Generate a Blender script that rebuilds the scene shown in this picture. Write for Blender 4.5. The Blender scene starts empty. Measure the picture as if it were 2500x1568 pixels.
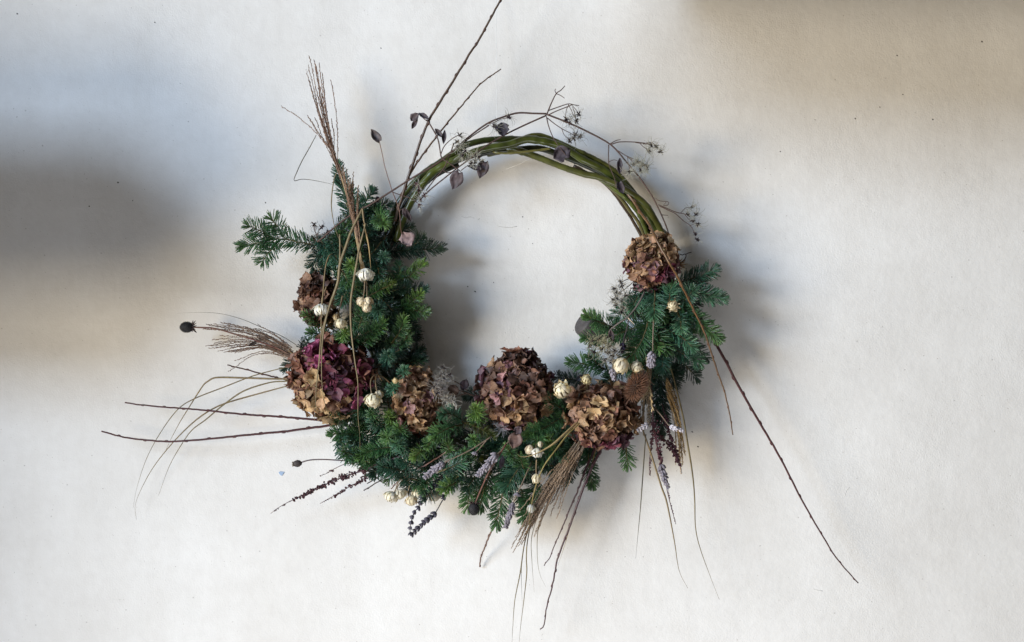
import bpy, math, random
import numpy as np
from mathutils import Vector, Matrix

# ------------------------------------------------------------------ camera, world, lamps, exposure
SC = bpy.context.scene
COL = SC.collection
RNG = random.Random(11)
NR = np.random.default_rng(11)
K = 0.00075          # metres on the wall per pixel of the photograph
CAM_D = 2.4          # camera distance from the wall

cam_data = bpy.data.cameras.new('camera')
cam = bpy.data.objects.new('camera', cam_data)
COL.objects.link(cam)
cam.location = (0, -CAM_D, 0)
cam.rotation_euler = (math.radians(90), 0, 0)
cam_data.sensor_width = 36
cam_data.lens = 36 * CAM_D / (2500 * K)
cam_data.clip_start = 0.05
cam_data.clip_end = 60
SC.camera = cam

world = bpy.data.worlds.new('World')
SC.world = world
world.use_nodes = True
world.node_tree.nodes['Background'].inputs[0].default_value = (1.0, 0.91, 0.80, 1)
world.node_tree.nodes['Background'].inputs[1].default_value = 0.05

def area_lamp(name, loc, aim, sx, sy, power, color, spread=180):
    l = bpy.data.lights.new(name, 'AREA')
    l.shape = 'RECTANGLE'; l.size = sx; l.size_y = sy
    l.energy = power; l.color = color
    l.spread = math.radians(spread)
    o = bpy.data.objects.new(name, l)
    COL.objects.link(o)
    o.location = loc
    o.rotation_euler = (Vector(aim) - Vector(loc)).to_track_quat('-Z', 'Y').to_euler()
    return o
# window light from the left: cool sky above, warm ground and buildings below
area_lamp('window_sky_light', (-4.25, -3.45, 1.40), (0.0, 0, -0.1), 2.5, 1.4, 250, (0.62, 0.785, 1.0), 150)
area_lamp('window_ground_light', (-4.6, -3.05, -0.45), (0.0, 0, -0.1), 2.5, 1.4, 242, (1.0, 0.845, 0.59), 150)
area_lamp('low_fill_light', (-0.30, -1.5, -2.1), (-0.1, 0, -0.5), 1.6, 0.9, 28, (0.97, 0.98, 1.0))  # added fill from below, brightens the lower part of the wall

SC.view_settings.view_transform = 'Standard'
SC.view_settings.look = 'None'
SC.view_settings.exposure = 0.05
SC.view_settings.gamma = 1.0

# ------------------------------------------------------------------ helpers
def P(x, y, d=0.0):
    """photo pixel (x, y) at d (times 1.14) centimetres in front of the wall -> world point"""
    dm = d * 0.0114
    f = (CAM_D - dm) / CAM_D
    return np.array([(x - 1250) * K * f, -dm, (784 - y) * K * f])

def PP(pts):
    return np.array([P(*p) for p in pts])

def smooth_path(p, n):
    """Catmull-Rom through the points, n samples evenly spaced along the length"""
    p = np.asarray(p, float)
    if len(p) == 2:
        t = np.linspace(0, 1, n)[:, None]
        return p[0] * (1 - t) + p[1] * t
    e = np.vstack([2 * p[0] - p[1], p, 2 * p[-1] - p[-2]])
    out = []
    for i in range(len(p) - 1):
        a, b, c, d = e[i:i + 4]
        t = np.linspace(0, 1, 12, endpoint=False)[:, None]
        out.append(0.5 * (2 * b + (c - a) * t + (2 * a - 5 * b + 4 * c - d) * t ** 2 + (3 * b - a - 3 * c + d) * t ** 3))
    q = np.vstack(out + [p[-1:]])
    s = np.concatenate([[0], np.cumsum(np.linalg.norm(np.diff(q[:, :3], axis=0), axis=1))])
    u = np.linspace(0, s[-1], n)
    return np.stack([np.interp(u, s, q[:, k]) for k in range(q.shape[1])], 1)

def path_len(p):
    return float(np.linalg.norm(np.diff(p, axis=0), axis=1).sum())

def norm(v):
    v = np.asarray(v, float)
    return v / (np.linalg.norm(v) + 1e-12)

class MB:
    """collects verts and faces, then links them as ONE mesh object"""
    def __init__(self):
        self.v = []; self.f = []; self.n = 0
    def add(self, verts, faces):
        verts = np.asarray(verts, float)
        self.v.append(verts)
        self.f += [tuple(i + self.n for i in f) for f in faces]
        self.n += len(verts)
    def tube(self, pts, rad, sides=6, cap=True):
        pts = np.asarray(pts, float); m = len(pts)
        rad = np.broadcast_to(np.asarray(rad, float), (m,))
        tan = np.gradient(pts, axis=0)
        ref = np.array([0.13, -0.9, 0.37])
        vs = []
        u = None
        for i in range(m):
            t = norm(tan[i])
            if u is None:
                u = norm(np.cross(t, ref))
            u = norm(u - t * np.dot(u, t))
            w = np.cross(t, u)
            a = np.arange(sides) * 2 * math.pi / sides
            vs.append(pts[i] + rad[i] * (np.cos(a)[:, None] * u + np.sin(a)[:, None] * w))
        fs = []
        for i in range(m - 1):
            for j in range(sides):
                k = (j + 1) % sides
                fs.append((i * sides + j, i * sides + k, (i + 1) * sides + k, (i + 1) * sides + j))
        if cap:
            fs.append(tuple(range(sides))[::-1])
            fs.append(tuple((m - 1) * sides + j for j in range(sides)))
        self.add(np.vstack(vs), fs)
    def spindle(self, a, b, r, sides=5, belly=0.45, tip=0.25):
        """a small seed or bud from a to b"""
        a = np.asarray(a, float); b = np.asarray(b, float)
        ts = [0, belly * 0.5, belly, (1 + belly) / 2, 1]
        rs = [0.35, 0.85, 1.0, 0.75, tip]
        self.tube([a + (b - a) * t for t in ts], [r * q for q in rs], sides)
    def blade(self, pts, width, fold=0.35, normal=(0, -1, 0)):
        """a folded grass blade with real thickness: V section along a path"""
        pts = np.asarray(pts, float); m = len(pts)
        width = np.broadcast_to(np.asarray(width, float), (m,))
        tan = np.gradient(pts, axis=0)
        vs = []
        nn = np.asarray(normal, float)
        for i in range(m):
            t = norm(tan[i]); s = norm(np.cross(t, nn)); n = np.cross(s, t)
            h = width[i] / 2
            vs += [pts[i] - s * h, pts[i] + n * h * fold, pts[i] + s * h, pts[i] - n * h * 0.25]
        fs = []
        for i in range(m - 1):
            for j in range(4):
                k = (j + 1) % 4
                fs.append((i * 4 + j, i * 4 + k, (i + 1) * 4 + k, (i + 1) * 4 + j))
        fs.append((3, 2, 1, 0)); fs.append(tuple((m - 1) * 4 + j for j in range(4)))
        self.add(vs, fs)
    def blob(self, c, ax, rx, ry, rz, nu=12, nv=8, bump=0.0, seed=0):
        """ellipsoid, long axis ax (rz), with lumps"""
        ax = norm(ax); u = norm(np.cross(ax, (0.2, -0.9, 0.3))); w = np.cross(ax, u)
        r = np.random.default_rng(seed)
        vs = []; fs = []
        for i in range(nv + 1):
            th = math.pi * i / nv
            for j in range(nu):
                ph = 2 * math.pi * j / nu
                k = 1 + bump * r.uniform(-1, 1)
                vs.append(np.asarray(c) + k * (rx * math.sin(th) * math.cos(ph) * u + ry * math.sin(th) * math.sin(ph) * w - rz * math.cos(th) * ax))
        for i in range(nv):
            for j in range(nu):
                k = (j + 1) % nu
                fs.append((i * nu + j, i * nu + k, (i + 1) * nu + k, (i + 1) * nu + j))
        self.add(vs, fs)
    def mesh(self, name, origin=(0, 0, 0), smooth=True):
        me = bpy.data.meshes.new(name)
        v = np.vstack(self.v) - np.asarray(origin, float)
        me.from_pydata(v.tolist(), [], self.f)
        if smooth:
            me.polygons.foreach_set('use_smooth', np.ones(len(me.polygons), bool))
        me.update()
        return me

def root_origin(o):
    while o.parent: o = o.parent
    return np.array(o.location)

def link(name, me, m=None, parent=None, loc=(0, 0, 0), color=None):
    o = bpy.data.objects.new(name, me)
    COL.objects.link(o)
    if m is not None and len(me.materials) == 0: me.materials.append(m)
    o.location = tuple(loc)
    if parent: o.parent = parent
    if color is not None: o.color = (*color[:3], 1)
    return o

def part(name, mb, m, parent, color=None, smooth=True):
    return link(name, mb.mesh(name, root_origin(parent), smooth), m, parent, color=color)

def tag(o, label=None, cat=None, group=None, kind=None):
    if label: o['label'] = label
    if cat: o['category'] = cat
    if group: o['group'] = group
    if kind: o['kind'] = kind
    return o

def thing(name, label, cat, loc, group=None):
    o = bpy.data.objects.new(name, None)
    COL.objects.link(o)
    o.empty_display_size = 0.01
    o.location = tuple(loc)
    return tag(o, label, cat, group)

def solo(name, mb, m, label, cat, origin, group=None, color=None, smooth=True):
    """a thing that is one mesh"""
    return tag(link(name, mb.mesh(name, origin, smooth), m, None, origin, color), label, cat, group)

# ------------------------------------------------------------------ materials
def new_mat(name):
    m = bpy.data.materials.new(name); m.use_nodes = True
    nt = m.node_tree
    return m, nt, nt.nodes['Principled BSDF'], nt.nodes.new, nt.links.new

def grain_mat(name, dark, light, rough=0.6, scale=300, stretch=(1, 1, 1), bump=0.3, dist=0.0006, tint=False, detail=4, spec=0.4, translucent=0.0):
    """two-tone grain from noise; with tint the object's own colour multiplies it"""
    m, nt, bs, N, L = new_mat(name)
    tc = N('ShaderNodeTexCoord'); mp = N('ShaderNodeMapping'); mp.inputs['Scale'].default_value = stretch
    L(tc.outputs['Object'], mp.inputs[0])
    nz = N('ShaderNodeTexNoise'); nz.inputs['Scale'].default_value = scale; nz.inputs['Detail'].default_value = detail
    L(mp.outputs[0], nz.inputs['Vector'])
    cr = N('ShaderNodeValToRGB')
    cr.color_ramp.elements[0].position = 0.32; cr.color_ramp.elements[0].color = (*dark, 1)
    cr.color_ramp.elements[1].position = 0.68; cr.color_ramp.elements[1].color = (*light, 1)
    L(nz.outputs[0], cr.inputs[0])
    colour = cr.outputs[0]
    if tint:
        oi = N('ShaderNodeObjectInfo'); mx = N('ShaderNodeMix'); mx.data_type = 'RGBA'; mx.blend_type = 'MULTIPLY'
        mx.inputs[0].default_value = 1
        L(oi.outputs['Color'], mx.inputs[6]); L(colour, mx.inputs[7])
        colour = mx.outputs[2]
    L(colour, bs.inputs['Base Color'])
    bs.inputs['Roughness'].default_value = rough
    bs.inputs['Specular IOR Level'].default_value = spec
    if bump:
        b = N('ShaderNodeBump'); b.inputs['Strength'].default_value = bump; b.inputs['Distance'].default_value = dist
        L(nz.outputs[0], b.inputs['Height']); L(b.outputs[0], bs.inputs['Normal'])
    if translucent:
        tr = N('ShaderNodeBsdfTranslucent'); L(colour, tr.inputs[0])
        ms = N('ShaderNodeMixShader'); ms.inputs[0].default_value = translucent
        L(bs.outputs[0], ms.inputs[1]); L(tr.outputs[0], ms.inputs[2])
        L(ms.outputs[0], nt.nodes['Material Output'].inputs[0])
    return m

def wall_mat():
    m, nt, bs, N, L = new_mat('plaster')
    tc = N('ShaderNodeTexCoord')
    def noise(scale, detail, rough=0.5, sc=None):
        n = N('ShaderNodeTexNoise'); n.inputs['Scale'].default_value = scale
        n.inputs['Detail'].default_value = detail; n.inputs['Roughness'].default_value = rough
        if sc:
            mp = N('ShaderNodeMapping'); mp.inputs['Scale'].default_value = sc
            L(tc.outputs['Object'], mp.inputs[0]); L(mp.outputs[0], n.inputs['Vector'])
        else:
            L(tc.outputs['Object'], n.inputs['Vector'])
        return n
    def ramp(src, p0, c0, p1, c1):
        r = N('ShaderNodeValToRGB')
        r.color_ramp.elements[0].position = p0; r.color_ramp.elements[0].color = (*c0, 1)
        r.color_ramp.elements[1].position = p1; r.color_ramp.elements[1].color = (*c1, 1)
        L(src, r.inputs[0]); return r.outputs[0]
    def mul(a, b, f=1.0):
        x = N('ShaderNodeMix'); x.data_type = 'RGBA'; x.blend_type = 'MULTIPLY'; x.inputs[0].default_value = f
        L(a, x.inputs[6]); L(b, x.inputs[7]); return x.outputs[2]
    big = noise(3.2, 5, 0.6)
    c = ramp(big.outputs[0], 0.33, (0.68, 0.665, 0.652), 0.68, (0.76, 0.75, 0.744))
    mid = noise(38, 5, 0.65)
    c = mul(c, ramp(mid.outputs[0], 0.28, (0.95, 0.945, 0.94), 0.60, (1, 1, 1)))
    # faint vertical brush streaks
    st = noise(14, 6, 0.6, (1.6, 1, 0.22))
    c = mul(c, ramp(st.outputs[0], 0.36, (0.98, 0.977, 0.972), 0.60, (1, 1, 1)))
    # small dark pits and specks
    sp = noise(210, 2, 0.5)
    c = mul(c, ramp(sp.outputs[0], 0.245, (0.62, 0.60, 0.58), 0.30, (1, 1, 1)))
    vo = N('ShaderNodeTexVoronoi'); vo.inputs['Scale'].default_value = 24; vo.inputs['Randomness'].default_value = 1
    L(tc.outputs['Object'], vo.inputs['Vector'])
    c = mul(c, ramp(vo.outputs['Distance'], 0.022, (0.35, 0.33, 0.31), 0.045, (1, 1, 1)), 0.4)
    L(c, bs.inputs['Base Color'])
    bs.inputs['Roughness'].default_value = 0.62
    bs.inputs['Specular IOR Level'].default_value = 0.25
    # the float marks are stronger in some patches than in others
    pm = noise(5.5, 4, 0.6); pr = N('ShaderNodeMapRange'); pr.inputs[1].default_value = 0.38; pr.inputs[2].default_value = 0.66; pr.inputs[3].default_value = 0.25; pr.inputs[4].default_value = 1.25
    L(pm.outputs[0], pr.inputs[0])
    f1 = noise(330, 3, 0.55); f2 = noise(90, 3, 0.5); f3 = noise(9, 3, 0.5)
    a = N('ShaderNodeMath'); a.operation = 'MULTIPLY_ADD'; a.inputs[1].default_value = 0.9
    fm = N('ShaderNodeMath'); fm.operation = 'MULTIPLY'; L(f1.outputs[0], fm.inputs[0]); L(pr.outputs[0], fm.inputs[1])
    L(f2.outputs[0], a.inputs[0]); L(fm.outputs[0], a.inputs[2])
    a2 = N('ShaderNodeMath'); a2.operation = 'MULTIPLY_ADD'; a2.inputs[1].default_value = 4.0
    L(f3.outputs[0], a2.inputs[0]); L(a.outputs[0], a2.inputs[2])
    b = N('ShaderNodeBump'); b.inputs['Strength'].default_value = 0.40; b.inputs['Distance'].default_value = 0.0012
    L(a2.outputs[0], b.inputs['Height']); L(b.outputs[0], bs.inputs['Normal'])
    return m

def needle_mat():
    """needle attribute: r = youth of the needle, g = chance; object colour = tone of the sprig"""
    m, nt, bs, N, L = new_mat('fir_needle')
    at = N('ShaderNodeAttribute'); at.attribute_name = 'needle'
    sx = N('ShaderNodeSeparateColor'); L(at.outputs['Color'], sx.inputs[0])
    oi = N('ShaderNodeObjectInfo')
    young = N('ShaderNodeMix'); young.data_type = 'RGBA'
    L(sx.outputs[0], young.inputs[0]); L(oi.outputs['Color'], young.inputs[6]); young.inputs[7].default_value = (0.17, 0.27, 0.055, 1)
    var = N('ShaderNodeMix'); var.data_type = 'RGBA'; var.blend_type = 'MULTIPLY'; var.inputs[0].default_value = 1
    cr = N('ShaderNodeValToRGB')
    cr.color_ramp.elements[0].color = (0.55, 0.60, 0.60, 1); cr.color_ramp.elements[1].color = (1.35, 1.30, 1.15, 1)
    L(sx.outputs[1], cr.inputs[0]); L(young.outputs[2], var.inputs[6]); L(cr.outputs[0], var.inputs[7])
    L(var.outputs[2], bs.inputs['Base Color'])
    bs.inputs['Roughness'].default_value = 0.30
    bs.inputs['Specular IOR Level'].default_value = 0.7
    return m

def petal_mat():
    """papery dried sepal: the object's colour, browner edges, veins along its length"""
    m, nt, bs, N, L = new_mat('dried_petal')
    tc = N('ShaderNodeTexCoord'); oi = N('ShaderNodeObjectInfo')
    mp = N('ShaderNodeMapping'); mp.inputs['Scale'].default_value = (9, 2.2, 3)
    L(tc.outputs['Object'], mp.inputs[0])
    ad = N('ShaderNodeVectorMath'); ad.operation = 'ADD'
    L(mp.outputs[0], ad.inputs[0]); L(oi.outputs['Random'], ad.inputs[1])
    nz = N('ShaderNodeTexNoise'); nz.inputs['Scale'].default_value = 1.6; nz.inputs['Detail'].default_value = 5
    L(ad.outputs[0], nz.inputs['Vector'])
    cr = N('ShaderNodeValToRGB')
    cr.color_ramp.elements[0].position = 0.28; cr.color_ramp.elements[0].color = (0.60, 0.55, 0.53, 1)
    cr.color_ramp.elements[1].position = 0.72; cr.color_ramp.elements[1].color = (1.2, 1.16, 1.1, 1)
    L(nz.outputs[0], cr.inputs[0])
    mx = N('ShaderNodeMix'); mx.data_type = 'RGBA'; mx.blend_type = 'MULTIPLY'; mx.inputs[0].default_value = 1
    L(oi.outputs['Color'], mx.inputs[6]); L(cr.outputs[0], mx.inputs[7])
    L(mx.outputs[2], bs.inputs['Base Color'])
    bs.inputs['Roughness'].default_value = 0.5
    bs.inputs['Specular IOR Level'].default_value = 0.35
    b = N('ShaderNodeBump'); b.inputs['Strength'].default_value = 0.5; b.inputs['Distance'].default_value = 0.0012
    L(nz.outputs[0], b.inputs['Height']); L(b.outputs[0], bs.inputs['Normal'])
    tr = N('ShaderNodeBsdfTranslucent'); L(mx.outputs[2], tr.inputs[0])
    ms = N('ShaderNodeMixShader'); ms.inputs[0].default_value = 0.22
    L(bs.outputs[0], ms.inputs[1]); L(tr.outputs[0], ms.inputs[2])
    L(ms.outputs[0], nt.nodes['Material Output'].inputs[0])
    return m

M_WALL = wall_mat()
M_NEEDLE = needle_mat()
M_PETAL = petal_mat()
M_FIRWOOD = grain_mat('fir_twig_bark', (0.06, 0.045, 0.02), (0.16, 0.12, 0.05), 0.75, 500)
M_CANE = grain_mat('willow_bark', (0.55, 0.52, 0.48), (1.3, 1.25, 1.1), 0.30, 60, (1, 1, 1), 0.25, 0.0008, tint=True, spec=0.5)
M_TWIG = grain_mat('red_twig_bark', (0.6, 0.55, 0.55), (1.3, 1.2, 1.2), 0.4, 220, (1, 1, 1), 0.3, 0.0005, tint=True, spec=0.5)
M_VINE = grain_mat('vine_bark', (0.65, 0.6, 0.6), (1.3, 1.25, 1.2), 0.65, 350, (1, 1, 1), 0.3, 0.0005, tint=True)
M_GRASS = grain_mat('dry_grass', (0.72, 0.68, 0.62), (1.2, 1.16, 1.05), 0.55, 260, (1, 1, 0.3), 0.2, 0.0004, tint=True, translucent=0.1)
M_BRACT = grain_mat('straw_bract', (0.90, 0.88, 0.85), (1.06, 1.06, 1.05), 0.45, 3.2, (1, 6, 1), 0.35, 0.0006, tint=True, translucent=0.18, spec=0.45)
M_BUD = grain_mat('lavender_bud', (0.65, 0.62, 0.68), (1.3, 1.28, 1.32), 0.8, 700, (1, 1, 1), 0.4, 0.0004, tint=True)
M_SEED = grain_mat('dock_seed', (0.6, 0.5, 0.55), (1.3, 1.1, 1.1), 0.6, 500, (1, 1, 1), 0.3, 0.0004, tint=True)
M_CONE = grain_mat('cone_head', (0.006, 0.006, 0.009), (0.03, 0.027, 0.03), 0.7, 700, (1, 1, 1), 0.8, 0.001)
M_HAIR = grain_mat('seed_hair', (0.8, 0.8, 0.8), (1.15, 1.15, 1.12), 0.6, 300, (1, 1, 1), 0, 0, tint=True, translucent=0.25)
M_LEAF = grain_mat('withered_leaf', (0.55, 0.5, 0.52), (1.35, 1.3, 1.3), 0.6, 160, (1, 1, 1), 0.6, 0.0012, tint=True, translucent=0.06)
M_TEASEL = grain_mat('teasel_spine', (0.10, 0.05, 0.033), (0.23, 0.11, 0.062), 0.5, 200, (1, 1, 1), 0, 0)
M_PEG = grain_mat('weathered_peg', (0.022, 0.019, 0.020), (0.085, 0.076, 0.076), 0.6, 420, (1, 1, 1), 0.6, 0.0012, detail=8)
M_THREAD = grain_mat('nylon_thread', (0.75, 0.75, 0.76), (0.9, 0.9, 0.9), 0.3, 100, (1, 1, 1), 0, 0)
M_CHIP = grain_mat('blue_paint', (0.22, 0.32, 0.48), (0.40, 0.50, 0.66), 0.6, 900, (1, 1, 1), 0.2, 0.0005)
M_CORE = grain_mat('flower_core', (0.018, 0.010, 0.007), (0.06, 0.03, 0.018), 0.9, 260, (1, 1, 1), 0.6, 0.002)
M_SHADE_BOARD = grain_mat('shade_board_paint', (0.30, 0.28, 0.25), (0.42, 0.40, 0.37), 0.7, 40, (1, 1, 0.1), 0.3, 0.001)  # for the added boards that shade the wall
M_FLECK = grain_mat('wall_fleck', (0.05, 0.045, 0.045), (0.16, 0.15, 0.14), 0.8, 900, (1, 1, 1), 0, 0)
M_SCRATCH = grain_mat('wall_scratch', (0.46, 0.45, 0.43), (0.62, 0.61, 0.59), 0.8, 500, (1, 1, 1), 0, 0)

# ------------------------------------------------------------------ the wall
mb = MB()
X, Z, T = 2.6, 1.9, 0.12
mb.add([(-X, 0, -Z), (X, 0, -Z), (X, 0, Z), (-X, 0, Z), (-X, T, -Z), (X, T, -Z), (X, T, Z), (-X, T, Z)],
       [(0, 1, 2, 3), (5, 4, 7, 6), (4, 0, 3, 7), (1, 5, 6, 2), (3, 2, 6, 7), (4, 5, 1, 0)])
wall = link('wall', mb.mesh('wall', smooth=False), M_WALL)
wall['kind'] = 'structure'
mb = MB()
c = P(687, 1156, 0.1)
pts = [c + K * np.array([a, 0, b]) for a, b in ((-7, 2), (-3, 5), (3, 4), (7, 3), (4, -2), (1, -6), (-3, -4))]
back = [p + np.array([0, 0.0012, 0]) for p in pts]
mb.add(pts + back, [tuple(range(7))[::-1]] + [(i, (i + 1) % 7, 7 + (i + 1) % 7, 7 + i) for i in range(7)])
part('paint_chip', mb, M_CHIP, wall, smooth=False)
# small dark flecks and pits on the plaster
for x, y, r in ((288, 446, 4), (324, 490, 2.5), (218, 504, 3), (2397, 102, 5), (2190, 136, 3.5), (2277, 292, 3.5), (2204, 231, 3), (42, 34, 4), (648, 495, 3), (1276, 530, 2.5), (1300, 595, 2.5),
                (1690, 1055, 4), (1704, 1091, 4), (930, 118, 2.5), (2148, 262, 2.5), (1990, 293, 2.5), (2088, 290, 3), (1142, 700, 2.5), (1205, 690, 2.5), (378, 55, 3), (600, 540, 3), (640, 552, 2.5), (1905, 370, 2.5), (1160, 712, 4)):
    mb = MB(); mb.blob(P(x, y, 0), (0, -1, 0), 0.62 * r * K, 0.62 * r * K * RNG.uniform(0.5, 1), 0.0007, 7, 4, 0.25, x)
    part('fleck', mb, M_FLECK, wall)
for pts in (((1126, 528), (1136, 532), (1148, 530), (1158, 533)), ((1166, 538), (1171, 534)), ((1212, 552), (1240, 556), (1262, 553)), ((2074, 1190), (2066, 1200), (2062, 1212)), ((1984, 1438), (2000, 1442), (2008, 1443))):
    mb = MB(); mb.tube(PP(smooth_path(np.array([(a, b, 0.01) for a, b in pts], float), 10)), 0.55 * K, 4)
    part('scratch', mb, M_SCRATCH, wall)

# unseen boards added just outside the picture to shade the wall softly: one ends left of it, one runs above its right half
def shade_board(label, x0, x1, section, post_x, slant=0.0):
    """section: (d, z) corners in metres; a post at post_x ties the board to the wall"""
    mb = MB(); n = len(section)
    v = [(x - slant * d * (x == x0), -d, z) for x in (x0, x1) for d, z in section]
    mb.add(v, [tuple(range(n)), tuple(range(2 * n - 1, n - 1, -1))] + [((i + 1) % n, i, n + i, n + (i + 1) % n) for i in range(n)])
    dm = min(d for d, z in section); zs = [z for d, z in section]; a, b, c, e = post_x - 0.1, post_x, min(zs), max(zs)
    v = [(x, y, z) for y in (-0.002, -dm) for x, z in ((a, c), (b, c), (b, e), (a, e))]
    mb.add(v, [(0, 1, 2, 3), (7, 6, 5, 4), (0, 4, 5, 1), (1, 5, 6, 2), (2, 6, 7, 3), (3, 7, 4, 0)])
    return solo('added_shade_board', mb, M_SHADE_BOARD, label, 'light_blocker', (post_x, 0, zs[0]), smooth=False)
mb = MB()  # left board, added to cast the dark patch on the wall
out = [(-2.4, 0.02), (-1.00, 0.02), (-0.89, 0.12), (-0.812, 0.23), (-0.89, 0.33), (-1.00, 0.425), (-2.4, 0.425)]
n = len(out)
mb.add([(x, -d, z) for d in (0.34, 0.37) for x, z in out], [tuple(range(n))[::-1], tuple(range(n, 2 * n))] + [(i, (i + 1) % n, n + (i + 1) % n, n + i) for i in range(n)])
v = [(x, y, z) for y in (-0.002, -0.34) for x, z in ((-2.35, 0.1), (-2.2, 0.1), (-2.2, 0.35), (-2.35, 0.35))]
mb.add(v, [(0, 1, 2, 3), (7, 6, 5, 4), (0, 4, 5, 1), (1, 5, 6, 2), (2, 6, 7, 3), (3, 7, 4, 0)])
solo('added_shade_board', mb, M_SHADE_BOARD, 'added shading board with a tapered end just left of the picture', 'light_blocker', (-2.2, 0, 0.1), smooth=False)
shade_board('added sloping board shading the wall, above the right half of the picture', 0.30, 2.4, [(0.06, 0.580), (0.55, 0.466), (0.55, 0.56), (0.06, 0.80)], 2.3, 1.2)  # added to cast the soft dark band at the top right

shade_board('added tall board dimming the left wall, far left of the picture', -3.4, -1.92, [(1.0, -1.6), (1.05, -1.6), (1.05, 1.6), (1.0, 1.6)], -2.5)  # unseen board added to dim the left part of the wall

# ------------------------------------------------------------------ woven willow hoop
hoop = thing('willow_hoop', 'round hoop of thick twisted green willow canes hung on the plaster wall', 'hoop', P(1270, 340, 5))
def cane(pts, r, color, wob=0.5, sides=12):
    q = smooth_path(np.array(pts, float), max(14, int(len(pts) * 7)))
    q[:, :2] += NR.normal(0, wob, (len(q), 2)) * 0.4
    w = PP(q)
    rad = np.full(len(w), 0.92 * r * K) * (1 + 0.05 * np.sin(np.linspace(0, 23, len(w)) + RNG.random() * 6))
    for _ in range(max(1, len(w) // 16)):
        i = RNG.randrange(2, len(w) - 2); rad[i] *= 1.16; rad[i - 1] *= 1.06
    mb = MB(); mb.tube(w, rad, sides)
    return part('cane', mb, M_CANE, hoop, color)
G1 = (0.052, 0.068, 0.012); G2 = (0.034, 0.046, 0.010); G3 = (0.018, 0.022, 0.009); G4 = (0.066, 0.072, 0.016); GB = (0.045, 0.030, 0.020)
cane([(940, 600, 4), (953, 544, 4.5), (979, 486, 5), (1027, 430, 5.5), (1069, 401, 6), (1130, 359, 6.2), (1151, 350, 6.2), (1191, 342, 6), (1244, 340, 5.5), (1276, 341, 5),
      (1297, 342, 4.8), (1340, 349, 4.6), (1398, 374, 4.6), (1445, 402, 4.8), (1482, 428, 5), (1530, 465, 5.2), (1580, 530, 5), (1610, 590, 4.5)], 8.5, G2)
cane([(968, 590, 5), (982, 541, 5.5), (1011, 480, 6), (1048, 430, 6.2), (1085, 403, 6.4), (1138, 378, 6.8), (1191, 362, 7), (1244, 353, 7), (1278, 342, 7.2), (1300, 341, 7.2),
      (1350, 350, 6.6), (1380, 362, 6.2), (1420, 388, 6), (1465, 410, 5.8), (1505, 440, 5.6), (1550, 480, 5.2), (1600, 545, 5), (1625, 600, 4.5)], 9.5, G1)
cane([(1250, 346, 5.8), (1278, 338, 5.8), (1297, 332, 5.8), (1323, 332, 5.8), (1363, 347, 5.8), (1403, 366, 5.7), (1448, 386, 5.6), (1482, 405, 5.5), (1512, 428, 5.3),
      (1540, 460, 5), (1570, 500, 4.6)], 6.5, G4)
cane([(955, 600, 3), (970, 545, 3.2), (998, 486, 3.4), (1032, 443, 3.5), (1085, 412, 3.7), (1130, 386, 4), (1190, 372, 4), (1250, 366, 4), (1310, 362, 4), (1350, 372, 4),
      (1403, 392, 4), (1445, 411, 4), (1482, 430, 4), (1520, 457, 4.2), (1550, 492, 4.4), (1575, 532, 4.4), (1592, 590, 4.2)], 8, G3)
cane([(1190, 376, 3), (1240, 366, 4), (1278, 372, 5), (1323, 388, 5.6), (1376, 409, 6), (1429, 426, 6.4), (1459, 432, 6.6), (1501, 449, 6.7), (1533, 467, 6.6), (1565, 490, 6.4),
      (1586, 514, 6.2), (1607, 551, 5.6), (1626, 590, 5)], 8.5, G4)
cane([(1204, 371, 6.6), (1222, 374, 7), (1252, 374, 7), (1297, 369, 6.8), (1344, 363, 6.4)], 3.0, (0.14, 0.13, 0.04))
cane([(1400, 405, 3.4), (1467, 441, 3.4), (1501, 475, 3.4), (1533, 520, 3.2), (1554, 555, 3), (1575, 595, 3)], 4.2, GB)
cane([(1450, 425, 4), (1490, 457, 4.2), (1517, 486, 4.2), (1538, 515, 4), (1559, 544, 3.8), (1580, 590, 3.6)], 4.8, (0.09, 0.08, 0.03))
cane([(1470, 440, 5), (1517, 475, 5.6), (1546, 504, 5.8), (1565, 533, 5.6), (1582, 575, 5.2)], 5.8, G1)
cane([(1525, 470, 4.6), (1567, 507, 5), (1591, 547, 5.2), (1620, 575, 5), (1640, 600, 4.6)], 6.2, G2)
cane([(1600, 545, 4.2), (1625, 571, 4.4), (1640, 595, 4.4), (1652, 625, 4.2), (1658, 650, 4)], 5, (0.085, 0.08, 0.025))
cane([(1010, 490, 4.4), (1040, 446, 4.8), (1082, 418, 5), (1120, 402, 5)], 7, G3)
for k, (rx, ry, d, r) in enumerate(((362, 372, 4, 9), (350, 358, 5, 8), (375, 380, 3, 8), (340, 350, 3.5, 7))):
    pts = []
    for a in np.linspace(-22, 212, 19):
        rr = 1 + 0.02 * math.sin(a * 0.06 + k)
        pts.append((1262 + rx * rr * math.cos(math.radians(a)), 745 + ry * rr * math.sin(math.radians(a)), d + 0.5 * math.sin(a * 0.05 + 2 * k)))
    cane(pts, r, [G2, G3, G1, GB][k])

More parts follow.
